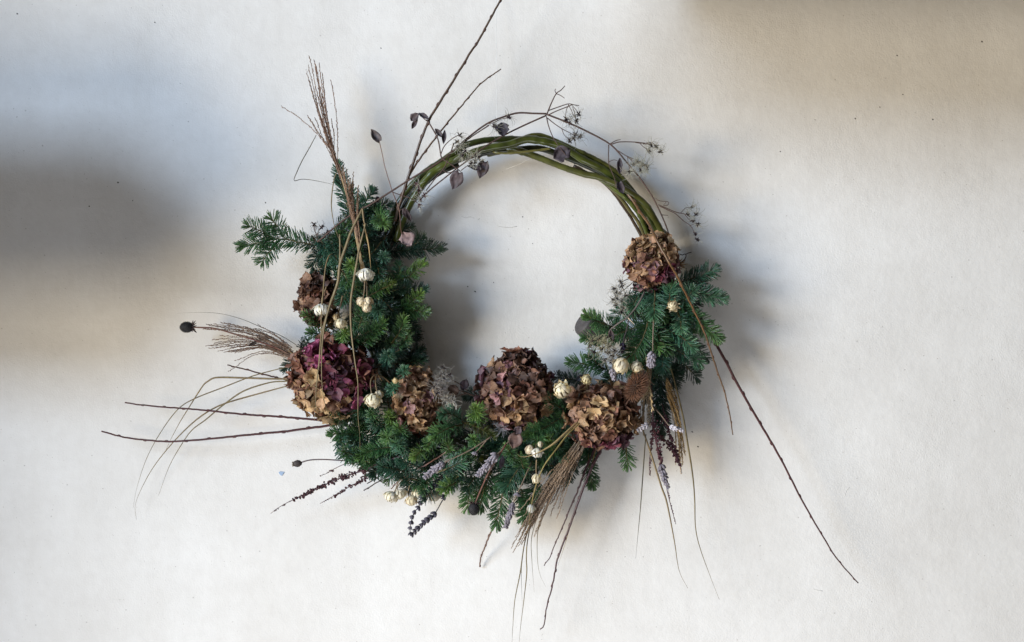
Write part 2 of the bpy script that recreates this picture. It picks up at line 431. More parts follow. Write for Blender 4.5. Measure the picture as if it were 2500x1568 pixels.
# ------------------------------------------------------------------ fir sprigs
def fir_needles(paths, length, dens, flat, young, seed):
    """paths: list of world polylines; returns one mesh of needles for all of them"""
    r = np.random.default_rng(seed)
    V, TINT = [], []
    view = np.array([0, -1.0, 0.0])
    for p in paths:
        L = path_len(p)
        n = max(20, int(L / K * dens))
        t = np.clip((np.arange(n) + r.uniform(0.2, 0.8, n)) / n, 0, 0.999)
        t = np.concatenate([t, r.uniform(0.93, 1.0, max(6, n // 12))]); n = len(t)
        idx = t * (len(p) - 1); i0 = np.clip(idx.astype(int), 0, len(p) - 2); fr = (idx - i0)[:, None]
        base = p[i0] * (1 - fr) + p[i0 + 1] * fr
        tan = p[i0 + 1] - p[i0]; tan /= np.linalg.norm(tan, axis=1)[:, None]
        up0 = view + np.array([0, 0, 0.35])
        up = up0 - tan * (tan @ up0)[:, None]
        ln = np.linalg.norm(up, axis=1)[:, None]
        up /= ln + 1e-9
        side = np.cross(tan, up)
        along = np.abs(tan @ view)
        lim = np.where(along > 0.55, 180, 118 - 18 * flat)
        z = r.uniform(-1, 1, n)
        # flat sprays crowd towards the two sides
        z = np.sign(z) * np.abs(z) ** (1 - 0.62 * flat)
        phi = np.radians(z * lim)
        tip = np.clip((t - 0.80) / 0.2, 0, 1)
        th = np.radians(60 - 34 * tip + r.normal(0, 8, n))
        ra = np.cos(phi)[:, None] * up + np.sin(phi)[:, None] * side
        d = np.cos(th)[:, None] * tan + np.sin(th)[:, None] * ra
        ln_ = length * K * (1.0 - 0.36 * tip) * (0.80 + 0.2 * np.clip(t / 0.12, 0, 1)) * r.uniform(0.82, 1.12, n)
        d /= np.linalg.norm(d, axis=1)[:, None]
        # the needle bends up and forwards
        bend = (up * 0.5 + tan * 0.5) * (ln_ * r.uniform(0.02, 0.2, n))[:, None]
        w = np.cross(d, np.where((along > 0.55)[:, None], ra, up + 0.25 * ra)); w /= np.linalg.norm(w, axis=1)[:, None] + 1e-9
        nn = np.cross(w, d)
        hw = K * r.uniform(0.90, 1.25, n)[:, None]
        secs = []
        for s, ww, bb in ((0.0, 0.55, 0.0), (0.5, 1.0, 0.28), (0.93, 0.8, 0.88)):
            c = base + d * (ln_ * s)[:, None] + bend * bb
            secs += [c + w * hw * ww, c - w * hw * ww, c + nn * hw * ww * 0.45]
        secs.append(base + d * ln_[:, None] + bend)
        V.append(np.stack(secs, 1).reshape(-1, 3))
        yg = np.clip(young * (0.25 + 1.0 * np.clip((t - 0.45) / 0.55, 0, 1)) + r.normal(0, 0.08, n) * young, 0, 1)
        TINT.append(np.repeat(np.stack([yg, r.uniform(0, 1, n)], 1), 10, 0))
    V = np.vstack(V); TINT = np.vstack(TINT)
    n = len(V) // 10
    quads = []
    for s in (0, 3):
        for a, b in ((0, 1), (1, 2), (2, 0)):
            quads.append((s + a, s + b, s + 3 + b, s + 3 + a))
    quads = np.array(quads); tris = np.array([(6, 7, 9), (7, 8, 9), (8, 6, 9)])
    off = (np.arange(n) * 10)[:, None, None]
    Q = (quads[None] + off).reshape(-1, 4); T3 = (tris[None] + off).reshape(-1, 3)
    return V, Q, T3, TINT

def needle_mesh(V, Q, T3, TINT, origin):
    me = bpy.data.meshes.new('needles')
    nl = Q.size + T3.size; npoly = len(Q) + len(T3)
    me.vertices.add(len(V)); me.loops.add(nl); me.polygons.add(npoly)
    me.vertices.foreach_set('co', (V - origin).astype(np.float32).ravel())
    me.loops.foreach_set('vertex_index', np.concatenate([Q.ravel(), T3.ravel()]).astype(np.int32))
    st = np.concatenate([np.arange(len(Q)) * 4, Q.size + np.arange(len(T3)) * 3]).astype(np.int32)
    me.polygons.foreach_set('loop_start', st)
    me.polygons.foreach_set('use_smooth', np.ones(npoly, bool))
    me.update(calc_edges=True)
    a = me.attributes.new('needle', 'FLOAT_COLOR', 'POINT')
    c = np.zeros((len(V), 4), np.float32); c[:, 0] = TINT[:, 0]; c[:, 1] = TINT[:, 1]; c[:, 3] = 1
    a.data.foreach_set('color', c.ravel())
    me.materials.append(M_NEEDLE)
    return me

TONES = {  # sprig colour, share of young needles
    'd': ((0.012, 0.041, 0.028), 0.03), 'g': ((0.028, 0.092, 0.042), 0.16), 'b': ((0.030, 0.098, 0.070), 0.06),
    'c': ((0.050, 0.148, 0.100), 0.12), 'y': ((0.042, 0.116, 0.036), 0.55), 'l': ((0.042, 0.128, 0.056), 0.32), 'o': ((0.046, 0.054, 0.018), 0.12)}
N_FIR = [0]
def fir(label, tone, length, *paths, flat=0.4, dens=1.75, group=None):
    col, young = TONES[tone]
    N_FIR[0] += 1
    root = thing('fir_sprig', label, 'fir sprig', P(*paths[0][0]), group)
    for i, pth in enumerate(paths):
        q = smooth_path(np.array(pth, float), 14)
        q[:, :2] += NR.normal(0, 0.6, (14, 2))
        w = PP(q)
        mb = MB(); mb.tube(w, np.linspace(2.3 if i == 0 else 1.7, 0.9, 14) * K, 6)
        tw = part('twig', mb, M_FIRWOOD, root)
        lw = length if i == 0 else length * 0.92
        me = needle_mesh(*fir_needles([w], lw, dens, flat, young, 1000 + 17 * N_FIR[0] + i), root_origin(root))
        nd = link('needles', me, M_NEEDLE, tw, color=col)
        nd['kind'] = 'stuff'
    return root

# ---- left column, from the top
fir('upright fir sprig rising behind the feathery plume, topmost of the left side', 'b', 24, [(858, 540, 4), (836, 455, 4.6), (826, 402, 5)], flat=0.5)
fir('left-pointing fir branch with four light-tipped fingers, alone against the wall', 'g', 34, [(770, 600, 6), (725, 590, 7), (672, 584, 7.4), (592, 602, 8.4)],
    [(672, 584, 7.4), (640, 566, 8), (606, 552, 8.8)], [(694, 578, 7.2), (676, 552, 7.8), (662, 534, 8.4)], [(676, 590, 7.4), (655, 618, 8), (641, 638, 8.4)], flat=0.8, dens=1.37)
fir('dark fir sprig fanning up just left of where the bare vine stem enters', 'b', 26, [(885, 570, 4), (888, 510, 5), (908, 466, 5.6)], [(880, 530, 4.5), (862, 490, 5), (852, 462, 5)])
fir('bushy fir tip facing out beside the foot of the green canes', 'l', 31, [(915, 505, 4), (928, 528, 8), (938, 545, 12)], flat=0)
fir('dark sprig lying along the foot of the green canes', 'd', 25, [(875, 560, 4), (920, 510, 6), (950, 500, 6.4)])
fir('dark fir sprig crossing right below the pinkish grey leaf, tip over bare wall', 'd', 30, [(905, 615, 5), (985, 612, 5.2), (1076, 606, 6)], [(1000, 610, 5.4), (1018, 592, 5.6), (1030, 583, 5.8)], flat=0.6)
fir('small dark sprig tucked under the end of the leaf stalk', 'd', 20, [(955, 590, 4), (978, 566, 4.6), (1004, 553, 5)])
fir('bright yellow-green fir tip on the upper inner edge of the left side', 'y', 25, [(950, 700, 6), (1000, 674, 7.2), (1034, 644, 8.4)])
fir('short fir tip standing up under the dark right-pointing sprig', 'b', 22, [(968, 700, 5.6), (975, 668, 6.6), (975, 645, 7.2)])
fir('fir sprig with a light tip just right of the pair of hanging cream buds', 'y', 24, [(900, 724, 8), (930, 707, 9.4), (956, 696, 10.6)])
fir('grey green sprig pointing right, under the bright upper tip', 'b', 25, [(958, 735, 6), (1000, 716, 6.6), (1036, 708, 7)])
fir('light fir tip angled up on the inner edge, level with the lower hanging buds', 'y', 25, [(960, 765, 7), (1000, 742, 8), (1026, 716, 9)])
fir('broad fir sprig reaching furthest right of the inner edge', 'l', 27, [(945, 762, 7), (1000, 757, 7.6), (1040, 762, 8)], flat=0.55)
fir('upright bright fir tip below the furthest right inner sprig', 'l', 25, [(950, 846, 7), (976, 810, 9), (988, 778, 10)], [(970, 840, 7), (990, 830, 8), (996, 812, 9)])
fir('bright fir sprig slanting up in the middle of the left side', 'l', 27, [(880, 842, 8), (915, 812, 9.4), (938, 786, 10.6)])
fir('fir sprig slanting right, right of the long hanging grass blade', 'g', 26, [(850, 838, 7.4), (888, 816, 8.8), (920, 800, 10)])
fir('dark sprig pointing down on the inner edge', 'd', 24, [(985, 770, 5), (1003, 790, 5.4), (1012, 806, 5.4)])
fir('dark fir spray with long needles above the small cream bud', 'd', 32, [(905, 905, 6), (950, 868, 7), (985, 850, 7.4)], flat=0.6)
fir('dark fir tip poking right over bare wall, lowest of the inner left edge', 'd', 27, [(925, 890, 5.6), (985, 888, 6), (1032, 880, 6.4)], [(990, 885, 6), (1010, 868, 6), (1026, 856, 6)])
fir('blue green fir tip facing out right of the burgundy flower head', 'b', 24, [(940, 890, 7), (948, 872, 9.4), (950, 864, 12)], flat=0)
fir('small blue green star of needles above the tan flower head', 'c', 20, [(985, 925, 7), (986, 910, 9), (990, 902, 11)], flat=0)
fir('small blue green star of needles left of the tan flower head', 'c', 20, [(955, 960, 7), (960, 950, 9), (964, 944, 11.5)], flat=0)
fir('fir tip pointing left under the half hidden brown flower head', 'l', 24, [(800, 800, 6), (772, 780, 7.4), (748, 770, 9)], flat=0.2)
fir('short fir sprig pointing left between the two left flower heads', 'g', 21, [(805, 825, 6), (780, 816, 6.6), (756, 812, 7)])
fir('yellow green rosette of needles under the nodding straw bud', 'y', 23, [(832, 835, 7), (838, 822, 10), (843, 812, 12.4)], flat=0)
fir('small dark sprig left of the burgundy flower head', 'd', 22, [(740, 876, 3), (715, 884, 3.4), (698, 904, 3.6)], [(735, 860, 3), (742, 845, 3.6), (750, 832, 4)])
fir('fir sprig hanging down left of the straight petalled white flower', 'g', 25, [(815, 640, 6), (838, 664, 8.6), (852, 696, 10)])
fir('dark sprig along the outer left edge above the brown flower head', 'd', 26, [(800, 600, 5), (775, 625, 5.4), (764, 655, 5.4)])
fir('dark tangle of fir at the inner end of the left-pointing branch', 'd', 24, [(760, 575, 5), (785, 610, 6), (800, 650, 6.4)], [(775, 600, 5.6), (790, 590, 6), (812, 592, 6.4)])
fir('light fir spray between the two grass blades at the top', 'g', 25, [(812, 600, 6), (835, 565, 7.2), (852, 545, 8)])
fir('fir tip right above the left-pointing branch', 'l', 22, [(800, 610, 5.6), (822, 592, 6.6), (832, 574, 7.2)])
fir('yellowish rosette of needles left of the straight petalled white flower', 'y', 22, [(858, 665, 7), (858, 654, 9.4), (860, 644, 11.6)], flat=0)
fir('small dark rosette left of the dark right-pointing sprig', 'b', 21, [(930, 645, 6), (937, 634, 8.4), (941, 624, 10.6)], flat=0)
fir('dark star of needles under the hanging cream buds', 'b', 27, [(920, 775, 7), (924, 762, 10), (926, 752, 12.6)], flat=0)
fir('dark fir sprig between the leaning grass blades', 'g', 24, [(835, 600, 7), (862, 590, 8), (890, 585, 8.6)])
fir('dark fir spray above the dark right-pointing sprig', 'b', 26, [(880, 600, 6), (905, 560, 8), (918, 540, 8.6)])
fir('mid green sprig behind the pair of hanging cream buds', 'g', 27, [(860, 705, 6), (885, 735, 8), (905, 765, 9)])
fir('fir sprig below the pale gold tip, pointing down right', 'd', 26, [(900, 740, 6), (940, 775, 7), (960, 800, 7)])
# ---- lower left
fir('fir sprig just left of the large light rosette in the lower left corner', 'g', 27, [(945, 1070, 4.6), (908, 1055, 5.4), (876, 1044, 6)], [(915, 1058, 5), (905, 1040, 5.6), (900, 1026, 6)])
fir('dark fir sprig behind the bright tips beside the dark red stems', 'd', 27, [(1115, 1082, 4.6), (1070, 1098, 5.4), (1032, 1116, 5.8)], [(1075, 1095, 5), (1060, 1118, 5.4), (1050, 1138, 5.6)])
fir('dark fir sprig filling the corner right under the tan edge of the burgundy head', 'd', 27, [(905, 1015, 5), (865, 1000, 5.6), (828, 1000, 6)], [(880, 1006, 5.4), (860, 1022, 6), (840, 1036, 6.2)])
fir('dark fir sprig under the looped stem of the round white flower', 'd', 27, [(940, 985, 5), (900, 975, 6), (868, 962, 6.4)], [(910, 978, 6), (895, 1000, 6.4), (880, 1022, 6.4)], [(905, 1000, 4), (880, 1028, 4.6), (862, 1052, 5)])
fir('fir sprig with bushy tip at the left end of the lower band', 'g', 27, [(880, 1000, 7), (845, 1016, 8.4), (818, 1028, 9.6)], flat=0.2)
fir('fir sprig pointing left, lowest of the lower left corner', 'g', 22, [(890, 1062, 6), (845, 1060, 6.8), (808, 1058, 7)], flat=0.55)
fir('small fir tip under the tan edge of the burgundy flower head', 'b', 22, [(870, 985, 8), (835, 995, 9), (812, 1003, 9.6)])
fir('upright fir sprig left of the round white flower', 'g', 24, [(905, 1010, 8), (885, 990, 9), (868, 976, 9.6)])
fir('fir rosette under the round white flower', 'g', 22, [(925, 1030, 8), (912, 1016, 10), (907, 1006, 11.6)], flat=0)
fir('fir rosette between the round white flower and the tan flower head', 'y', 22, [(960, 1040, 8), (953, 1022, 10), (949, 1012, 11.4)], flat=0)
fir('large light rosette of needles below the round white flower', 'l', 28, [(968, 1065, 7), (950, 1066, 10), (942, 1066, 12.6)], flat=0)
fir('fir tip under the left edge of the tan flower head', 'l', 25, [(995, 1075, 8), (982, 1056, 10), (972, 1042, 11.4)], flat=0)
fir('light rosette under the large one, above the dark stems', 'c', 27, [(995, 1092, 8), (975, 1086, 10.4), (966, 1082, 12)], flat=0)
fir('fir sprig whose tip is furthest left below the wall gap', 'l', 24, [(965, 1090, 7), (912, 1100, 8), (876, 1116, 8.6)])
fir('fir sprig along the dark red stems, pointing left', 'g', 24, [(985, 1112, 6), (935, 1118, 6.6), (890, 1122, 7)])
fir('thin fir sprig hanging under the dark stems against white wall', 'g', 26, [(985, 1122, 5), (966, 1146, 5), (950, 1172, 5)], flat=0.8, dens=1.00)
fir('bright fir tip beside the dark stems', 'y', 25, [(1062, 1088, 8), (1034, 1098, 10), (1013, 1114, 11.4)])
fir('bright fir tip above the reddish stem', 'l', 22, [(1075, 1064, 8), (1056, 1076, 10), (1044, 1088, 11)])
fir('large bright fir sprig below the tan flower head, pointing left', 'l', 30, [(1130, 1036, 8), (1092, 1048, 10), (1060, 1064, 11.4)])
fir('silvery sprig of curved needles between two flower heads', 'c', 26, [(1135, 1035, 7), (1105, 1012, 8.6), (1078, 1012, 9.6)])
fir('yellow green rosette of long needles left of the brown-violet flower head', 'y', 31, [(1172, 1040, 7), (1165, 1014, 10), (1162, 998, 12.4)], flat=0)
fir('browning olive fir sprig under the brown-violet flower head', 'o', 19, [(1128, 1030, 8), (1170, 1046, 9.4), (1208, 1068, 10.4)], flat=0)
fir('fir tip above the thin reddish lavender stem', 'l', 25, [(1118, 1124, 8), (1098, 1100, 10), (1092, 1086, 11)], flat=0.1)
fir('fir rosette right of the pale left lavender head', 'g', 24, [(1150, 1132, 8), (1140, 1118, 10), (1136, 1106, 11.4)], flat=0)
fir('small fir rosette above the tiny lavender bud', 'l', 23, [(1166, 1092, 8), (1160, 1080, 10), (1157, 1072, 11.6)], flat=0)
fir('blue green spray fanning right of the pale left lavender head', 'c', 34, [(1072, 1152, 9), (1100, 1142, 10.4), (1128, 1128, 11)], flat=0.7, dens=1.25)
fir('yellow green bushy sprig below the pale left lavender head', 'y', 26, [(1138, 1168, 7), (1105, 1182, 9), (1080, 1194, 10)])
fir('fir tips above the four hanging cream heads', 'g', 22, [(1062, 1150, 6.6), (1044, 1176, 7.4), (1032, 1200, 7.6)], [(1050, 1165, 7), (1028, 1180, 7), (1014, 1188, 7)])
fir('flat fir frond hanging left of the black cone', 'l', 29, [(1150, 1160, 6), (1146, 1200, 6.6), (1142, 1240, 6.8)], flat=0.9, dens=1.25)
fir('flat fir frond right of the black cone', 'g', 31, [(1200, 1150, 6), (1182, 1195, 6.8), (1172, 1238, 7)], flat=0.9, dens=1.25)
fir('flat fir frond with the lowest tip of the wreath', 'g', 30, [(1240, 1140, 7), (1226, 1210, 7.4), (1211, 1281, 7)], flat=0.95, dens=1.44)
fir('long needled dark spray in the middle of the lower band', 'b', 33, [(1290, 1120, 8), (1262, 1150, 9), (1238, 1190, 9.4)], flat=0.85, dens=1.25)
fir('fir frond hanging left of the big brown plume', 'g', 29, [(1312, 1170, 6), (1300, 1215, 6.4), (1276, 1265, 6.4)], flat=0.7)
fir('fir tips peeping out between lavender and big brown plume', 'g', 26, [(1272, 1195, 6), (1284, 1232, 6), (1294, 1262, 5.6)], flat=0.6)
fir('bright fir branch under the tan brown flower head, pointing left', 'l', 29, [(1400, 1000, 7), (1345, 1036, 9.6), (1288, 1064, 11.6)], [(1330, 1046, 10), (1318, 1062, 11), (1312, 1082, 11.6)], flat=0.5)
fir('fir spray between the two brown flower heads', 'g', 29, [(1405, 1008, 7), (1362, 992, 9), (1336, 972, 10)])
fir('small bright fir rosette above the stray grass blade', 'y', 19, [(1345, 1090, 8), (1340, 1078, 10), (1338, 1070, 11.4)], flat=0)
fir('dark fir spray beneath the stray grass blade', 'g', 27, [(1375, 1085, 7), (1345, 1100, 8), (1312, 1130, 8.4)], flat=0.5)
fir('fir tip left of the hanging white bud', 'l', 27, [(1285, 1160, 8), (1276, 1136, 10), (1270, 1120, 11)], flat=0.1)
fir('fir tip right of the dry brown leaf', 'l', 24, [(1260, 1120, 8), (1246, 1106, 10), (1240, 1092, 11)], flat=0.1)
fir('dark fir spray right under the brown-violet flower head', 'd', 27, [(1330, 1030, 6), (1290, 1042, 6.6), (1250, 1040, 7)])
fir('dark fir frond behind the big brown plume', 'd', 27, [(1420, 1070, 4.4), (1400, 1120, 4.4), (1382, 1172, 4)], flat=0.8)
fir('dark fir frond crossing the thin stems under the tan brown head', 'g', 26, [(1440, 1080, 4.4), (1436, 1130, 4.4), (1446, 1184, 4)], flat=0.6)
fir('short bare wall fir sprig hanging under the tan brown head', 'l', 26, [(1526, 1080, 4.4), (1530, 1110, 4.4), (1534, 1136, 4.2)], flat=0.9, dens=1.06)
fir('dark fir sprig on top between the two brown flower heads', 'd', 22, [(1425, 932, 4.6), (1392, 926, 5), (1356, 922, 5.2)])
fir('dark sprig showing left behind the brown-violet head', 'd', 24, [(1200, 970, 3), (1165, 962, 3.2), (1140, 968, 3.2)])
# ---- right mass
fir('fir sprig in front of the grey peg, upper of two pointing left', 'l', 29, [(1530, 806, 7), (1475, 792, 9), (1432, 772, 10)], flat=0.8)
fir('fir sprig in front of the grey peg, lower of two pointing left', 'g', 26, [(1520, 822, 7), (1468, 824, 8.6), (1428, 826, 9)], flat=0.5)
fir('fir sprig pointing left over bare wall under the fluffy seed heads', 'g', 28, [(1500, 908, 6), (1445, 892, 7), (1394, 884, 7.6)], [(1470, 898, 6.6), (1450, 880, 7.2), (1438, 868, 7.6)], flat=0.7)
fir('light green sprig pointing down under the topmost right flower head', 'c', 33, [(1598, 690, 8), (1598, 738, 10.4), (1597, 772, 11.6)], flat=0.55)
fir('light green sprig slanting down left under the topmost right flower head', 'c', 31, [(1578, 695, 7), (1558, 726, 9), (1545, 752, 10)], flat=0.5)
fir('light sprig standing up behind the small white straw flower', 'c', 30, [(1634, 756, 8.6), (1634, 726, 9.8), (1640, 696, 10.2)], flat=0.5)
fir('fir sprig pointing right, topmost of the right side', 'b', 29, [(1655, 692, 6), (1700, 676, 6.8), (1744, 660, 7.4)], flat=0.7)
fir('long fir sprig pointing right under the topmost one', 'c', 29, [(1650, 706, 7), (1710, 716, 8), (1764, 732, 8.4)], flat=0.6)
fir('light fir tip behind the orange twig near its upper crossing', 'c', 28, [(1668, 738, 7.6), (1682, 722, 9.4), (1690, 708, 10.6)], flat=0.2)
fir('long fir sprig down the outer right edge, light green tip', 'l', 31, [(1650, 735, 7), (1705, 786, 7.8), (1752, 826, 8)], flat=0.6)
fir('fir tip left of the orange twig, below the small white straw flower', 'c', 26, [(1655, 762, 8), (1662, 786, 9.6), (1664, 806, 10.4)], flat=0.3)
fir('fir sprig slanting right low behind the orange twig', 'c', 27, [(1630, 805, 8), (1668, 826, 9.2), (1692, 850, 9.8)], flat=0.4)
fir('pale blue green sprig at the lower right edge', 'c', 29, [(1650, 845, 6), (1684, 868, 7), (1708, 884, 7)], flat=0.4)
fir('sparse dark twig of needles left of the orange twig', 'd', 20, [(1688, 830, 4), (1714, 862, 4), (1726, 876, 3.8)], flat=0.9, dens=1.00)
fir('dark sparse fir frond at the bottom right over bare wall', 'd', 29, [(1650, 870, 4.6), (1678, 898, 4.4), (1700, 920, 4)], flat=0.95, dens=1.12)
fir('dark fir sprig hanging beside the straw plume', 'd', 29, [(1632, 880, 4.6), (1640, 910, 4.4), (1648, 934, 4.2)], flat=0.8)
fir('flat deep green frond in the middle of the right side, pointing down left', 'g', 33, [(1584, 782, 8.4), (1568, 830, 9.8), (1540, 872, 10.4)], flat=1, dens=1.44)
fir('flat deep green frond in the middle of the right side, pointing down right', 'g', 31, [(1582, 782, 8), (1608, 822, 9.2), (1630, 856, 9.6)], flat=1, dens=1.31)
fir('flat deep green frond in the middle of the right side, pointing left', 'g', 30, [(1588, 796, 7.4), (1540, 804, 8.4), (1498, 822, 9)], flat=0.95, dens=1.31)
fir('blue green tip just right of the lavender head on the right', 'b', 26, [(1605, 845, 7.6), (1618, 876, 9), (1614, 902, 9.6)], flat=0.3)
fir('fir sprig under the woolly seed heads beside the topmost right head', 'c', 29, [(1560, 735, 6.6), (1528, 756, 7.6), (1502, 776, 8)], flat=0.5)
fir('dark fir sprig between cream straw flower and tan brown head', 'd', 25, [(1530, 905, 6), (1502, 915, 7), (1478, 934, 7.4)])
fir('long dark fir sprig hanging upright behind the grass plumes', 'd', 27, [(1608, 895, 3.6), (1618, 970, 3.8), (1614, 1058, 3.6)], [(1612, 930, 3.6), (1602, 985, 4), (1604, 1030, 4)], flat=0.3)
fir('bright needles right above the lavender head on the right', 'l', 26, [(1590, 815, 8), (1602, 838, 9.4), (1608, 856, 10)], flat=0.3)
fir('dark fir sprig in the gap under the small white straw flower', 'd', 27, [(1600, 800, 6), (1622, 780, 6.8), (1634, 770, 7)])
fir('dark sprig behind the teasel', 'd', 25, [(1560, 900, 4), (1575, 930, 4.6), (1580, 975, 4.6)])
# ---- dark fir deep inside each side
def deep(label, group, n, region, seed):
    r = random.Random(seed)
    for _ in range(n):
        x, y, a, d = region(r)
        L = r.uniform(55, 85)
        dx, dy = math.cos(a) * L, math.sin(a) * L
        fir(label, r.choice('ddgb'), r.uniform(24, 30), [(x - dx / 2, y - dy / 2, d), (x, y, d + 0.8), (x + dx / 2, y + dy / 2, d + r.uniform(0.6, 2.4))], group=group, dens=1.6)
def reg_left(r):
    y = r.uniform(530, 985); c = 890 - 25 * math.exp(-((y - 620) / 90) ** 2) + (22 if y > 640 else 0)
    hw = 30 + 62 * min(1, (y - 515) / 120)
    return c + r.uniform(-hw, hw), y, r.uniform(-2.4, 2.4), r.uniform(2.2, 7.4)
def reg_low(r):
    x = r.uniform(835, 1450)
    c = 1030 + 95 * math.sin(math.pi * (x - 800) / 680) ** 0.8
    hw = 42 + 30 * math.sin(math.pi * (x - 820) / 660)
    return x, c + r.uniform(-hw, hw), r.uniform(1.2, 3.6), r.uniform(2.2, 7.4)
def reg_right(r):
    y = r.uniform(695, 905); c = 1622 - 0.18 * (y - 700)
    hw = 68 if y < 860 else 56
    return c + r.uniform(-hw, hw), y, r.uniform(-0.5, 2.2), r.uniform(2.2, 7.2)
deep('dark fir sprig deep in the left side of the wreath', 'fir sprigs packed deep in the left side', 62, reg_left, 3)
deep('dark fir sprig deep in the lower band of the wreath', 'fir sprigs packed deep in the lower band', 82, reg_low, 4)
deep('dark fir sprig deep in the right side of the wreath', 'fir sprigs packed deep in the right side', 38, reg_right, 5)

# ------------------------------------------------------------------ dried hydrangea heads
def petal_mesh(seed):
    """a cupped, crinkled dry sepal one unit long with a small point"""
    r = random.Random(seed)
    cup = r.uniform(0.15, 0.65) * r.choice((1, 1, 1, -0.6)); curl = r.uniform(-0.60, 0.40); tw = r.uniform(-0.5, 0.5)
    wid = r.uniform(0.36, 0.50); pt = r.uniform(0.35, 1.0); ph = r.uniform(0, 6)
    vs, fs = [], []
    NU, NV = 7, 5
    for i in range(NU):
        u = i / (NU - 1)
        w = wid * (0.16 + 0.98 * math.sin(math.pi * min(1, u ** 0.9 * 0.95 + 0.02)) ** (0.55 + 0.45 * pt) * (0.70 + 0.5 * u)) * (1 if i < NU - 1 else 0.16)
        for j in range(NV):
            v = j / (NV - 1) * 2 - 1
            wave = 0.075 * math.sin(6.5 * u + 4 * v + ph) * abs(v) + 0.045 * math.sin(11 * u * v + ph)
            x = v * w * (1 - 0.25 * abs(cup) * abs(v)); y = u * (1 - 0.14 * v * v * u)
            z = cup * (v * v) * w * 1.4 + curl * (u * u) * 0.6 + wave + tw * v * w * u
            vs.append((x + r.uniform(-.025, .025), y + r.uniform(-.03, .03), z + r.uniform(-.03, .03)))
    for i in range(NU - 1):
        for j in range(NV - 1):
            a = i * NV + j
            fs.append((a, a + 1, a + NV + 1, a + NV))
    me = bpy.data.meshes.new('petal'); me.from_pydata(vs, [], fs)
    me.polygons.foreach_set('use_smooth', np.ones(len(me.polygons), bool)); me.materials.append(M_PETAL)
    me.update()
    return me
PETALS = [petal_mesh(s) for s in range(14)]

PV = {}
M_INNER = grain_mat('inner_petal', (0.5, 0.45, 0.42), (1.15, 1.1, 1.05), 0.6, 240, (1, 1, 1), 0.5, 0.001, tint=True, translucent=0.15)
def mix(a, b, t):
    return tuple(x * (1 - t) + y * t for x, y in zip(a, b))
TAN = (0.44, 0.290, 0.178); GOLD = (0.55, 0.385, 0.225); BRN = (0.235, 0.136, 0.097); DBRN = (0.108, 0.065, 0.055); RUST = (0.29, 0.145, 0.104)
WINE = (0.22, 0.058, 0.098); MAG = (0.40, 0.105, 0.225); MAUVE = (0.37, 0.215, 0.235); PLUM = (0.155, 0.076, 0.106); OLV = (0.46, 0.35, 0.20)

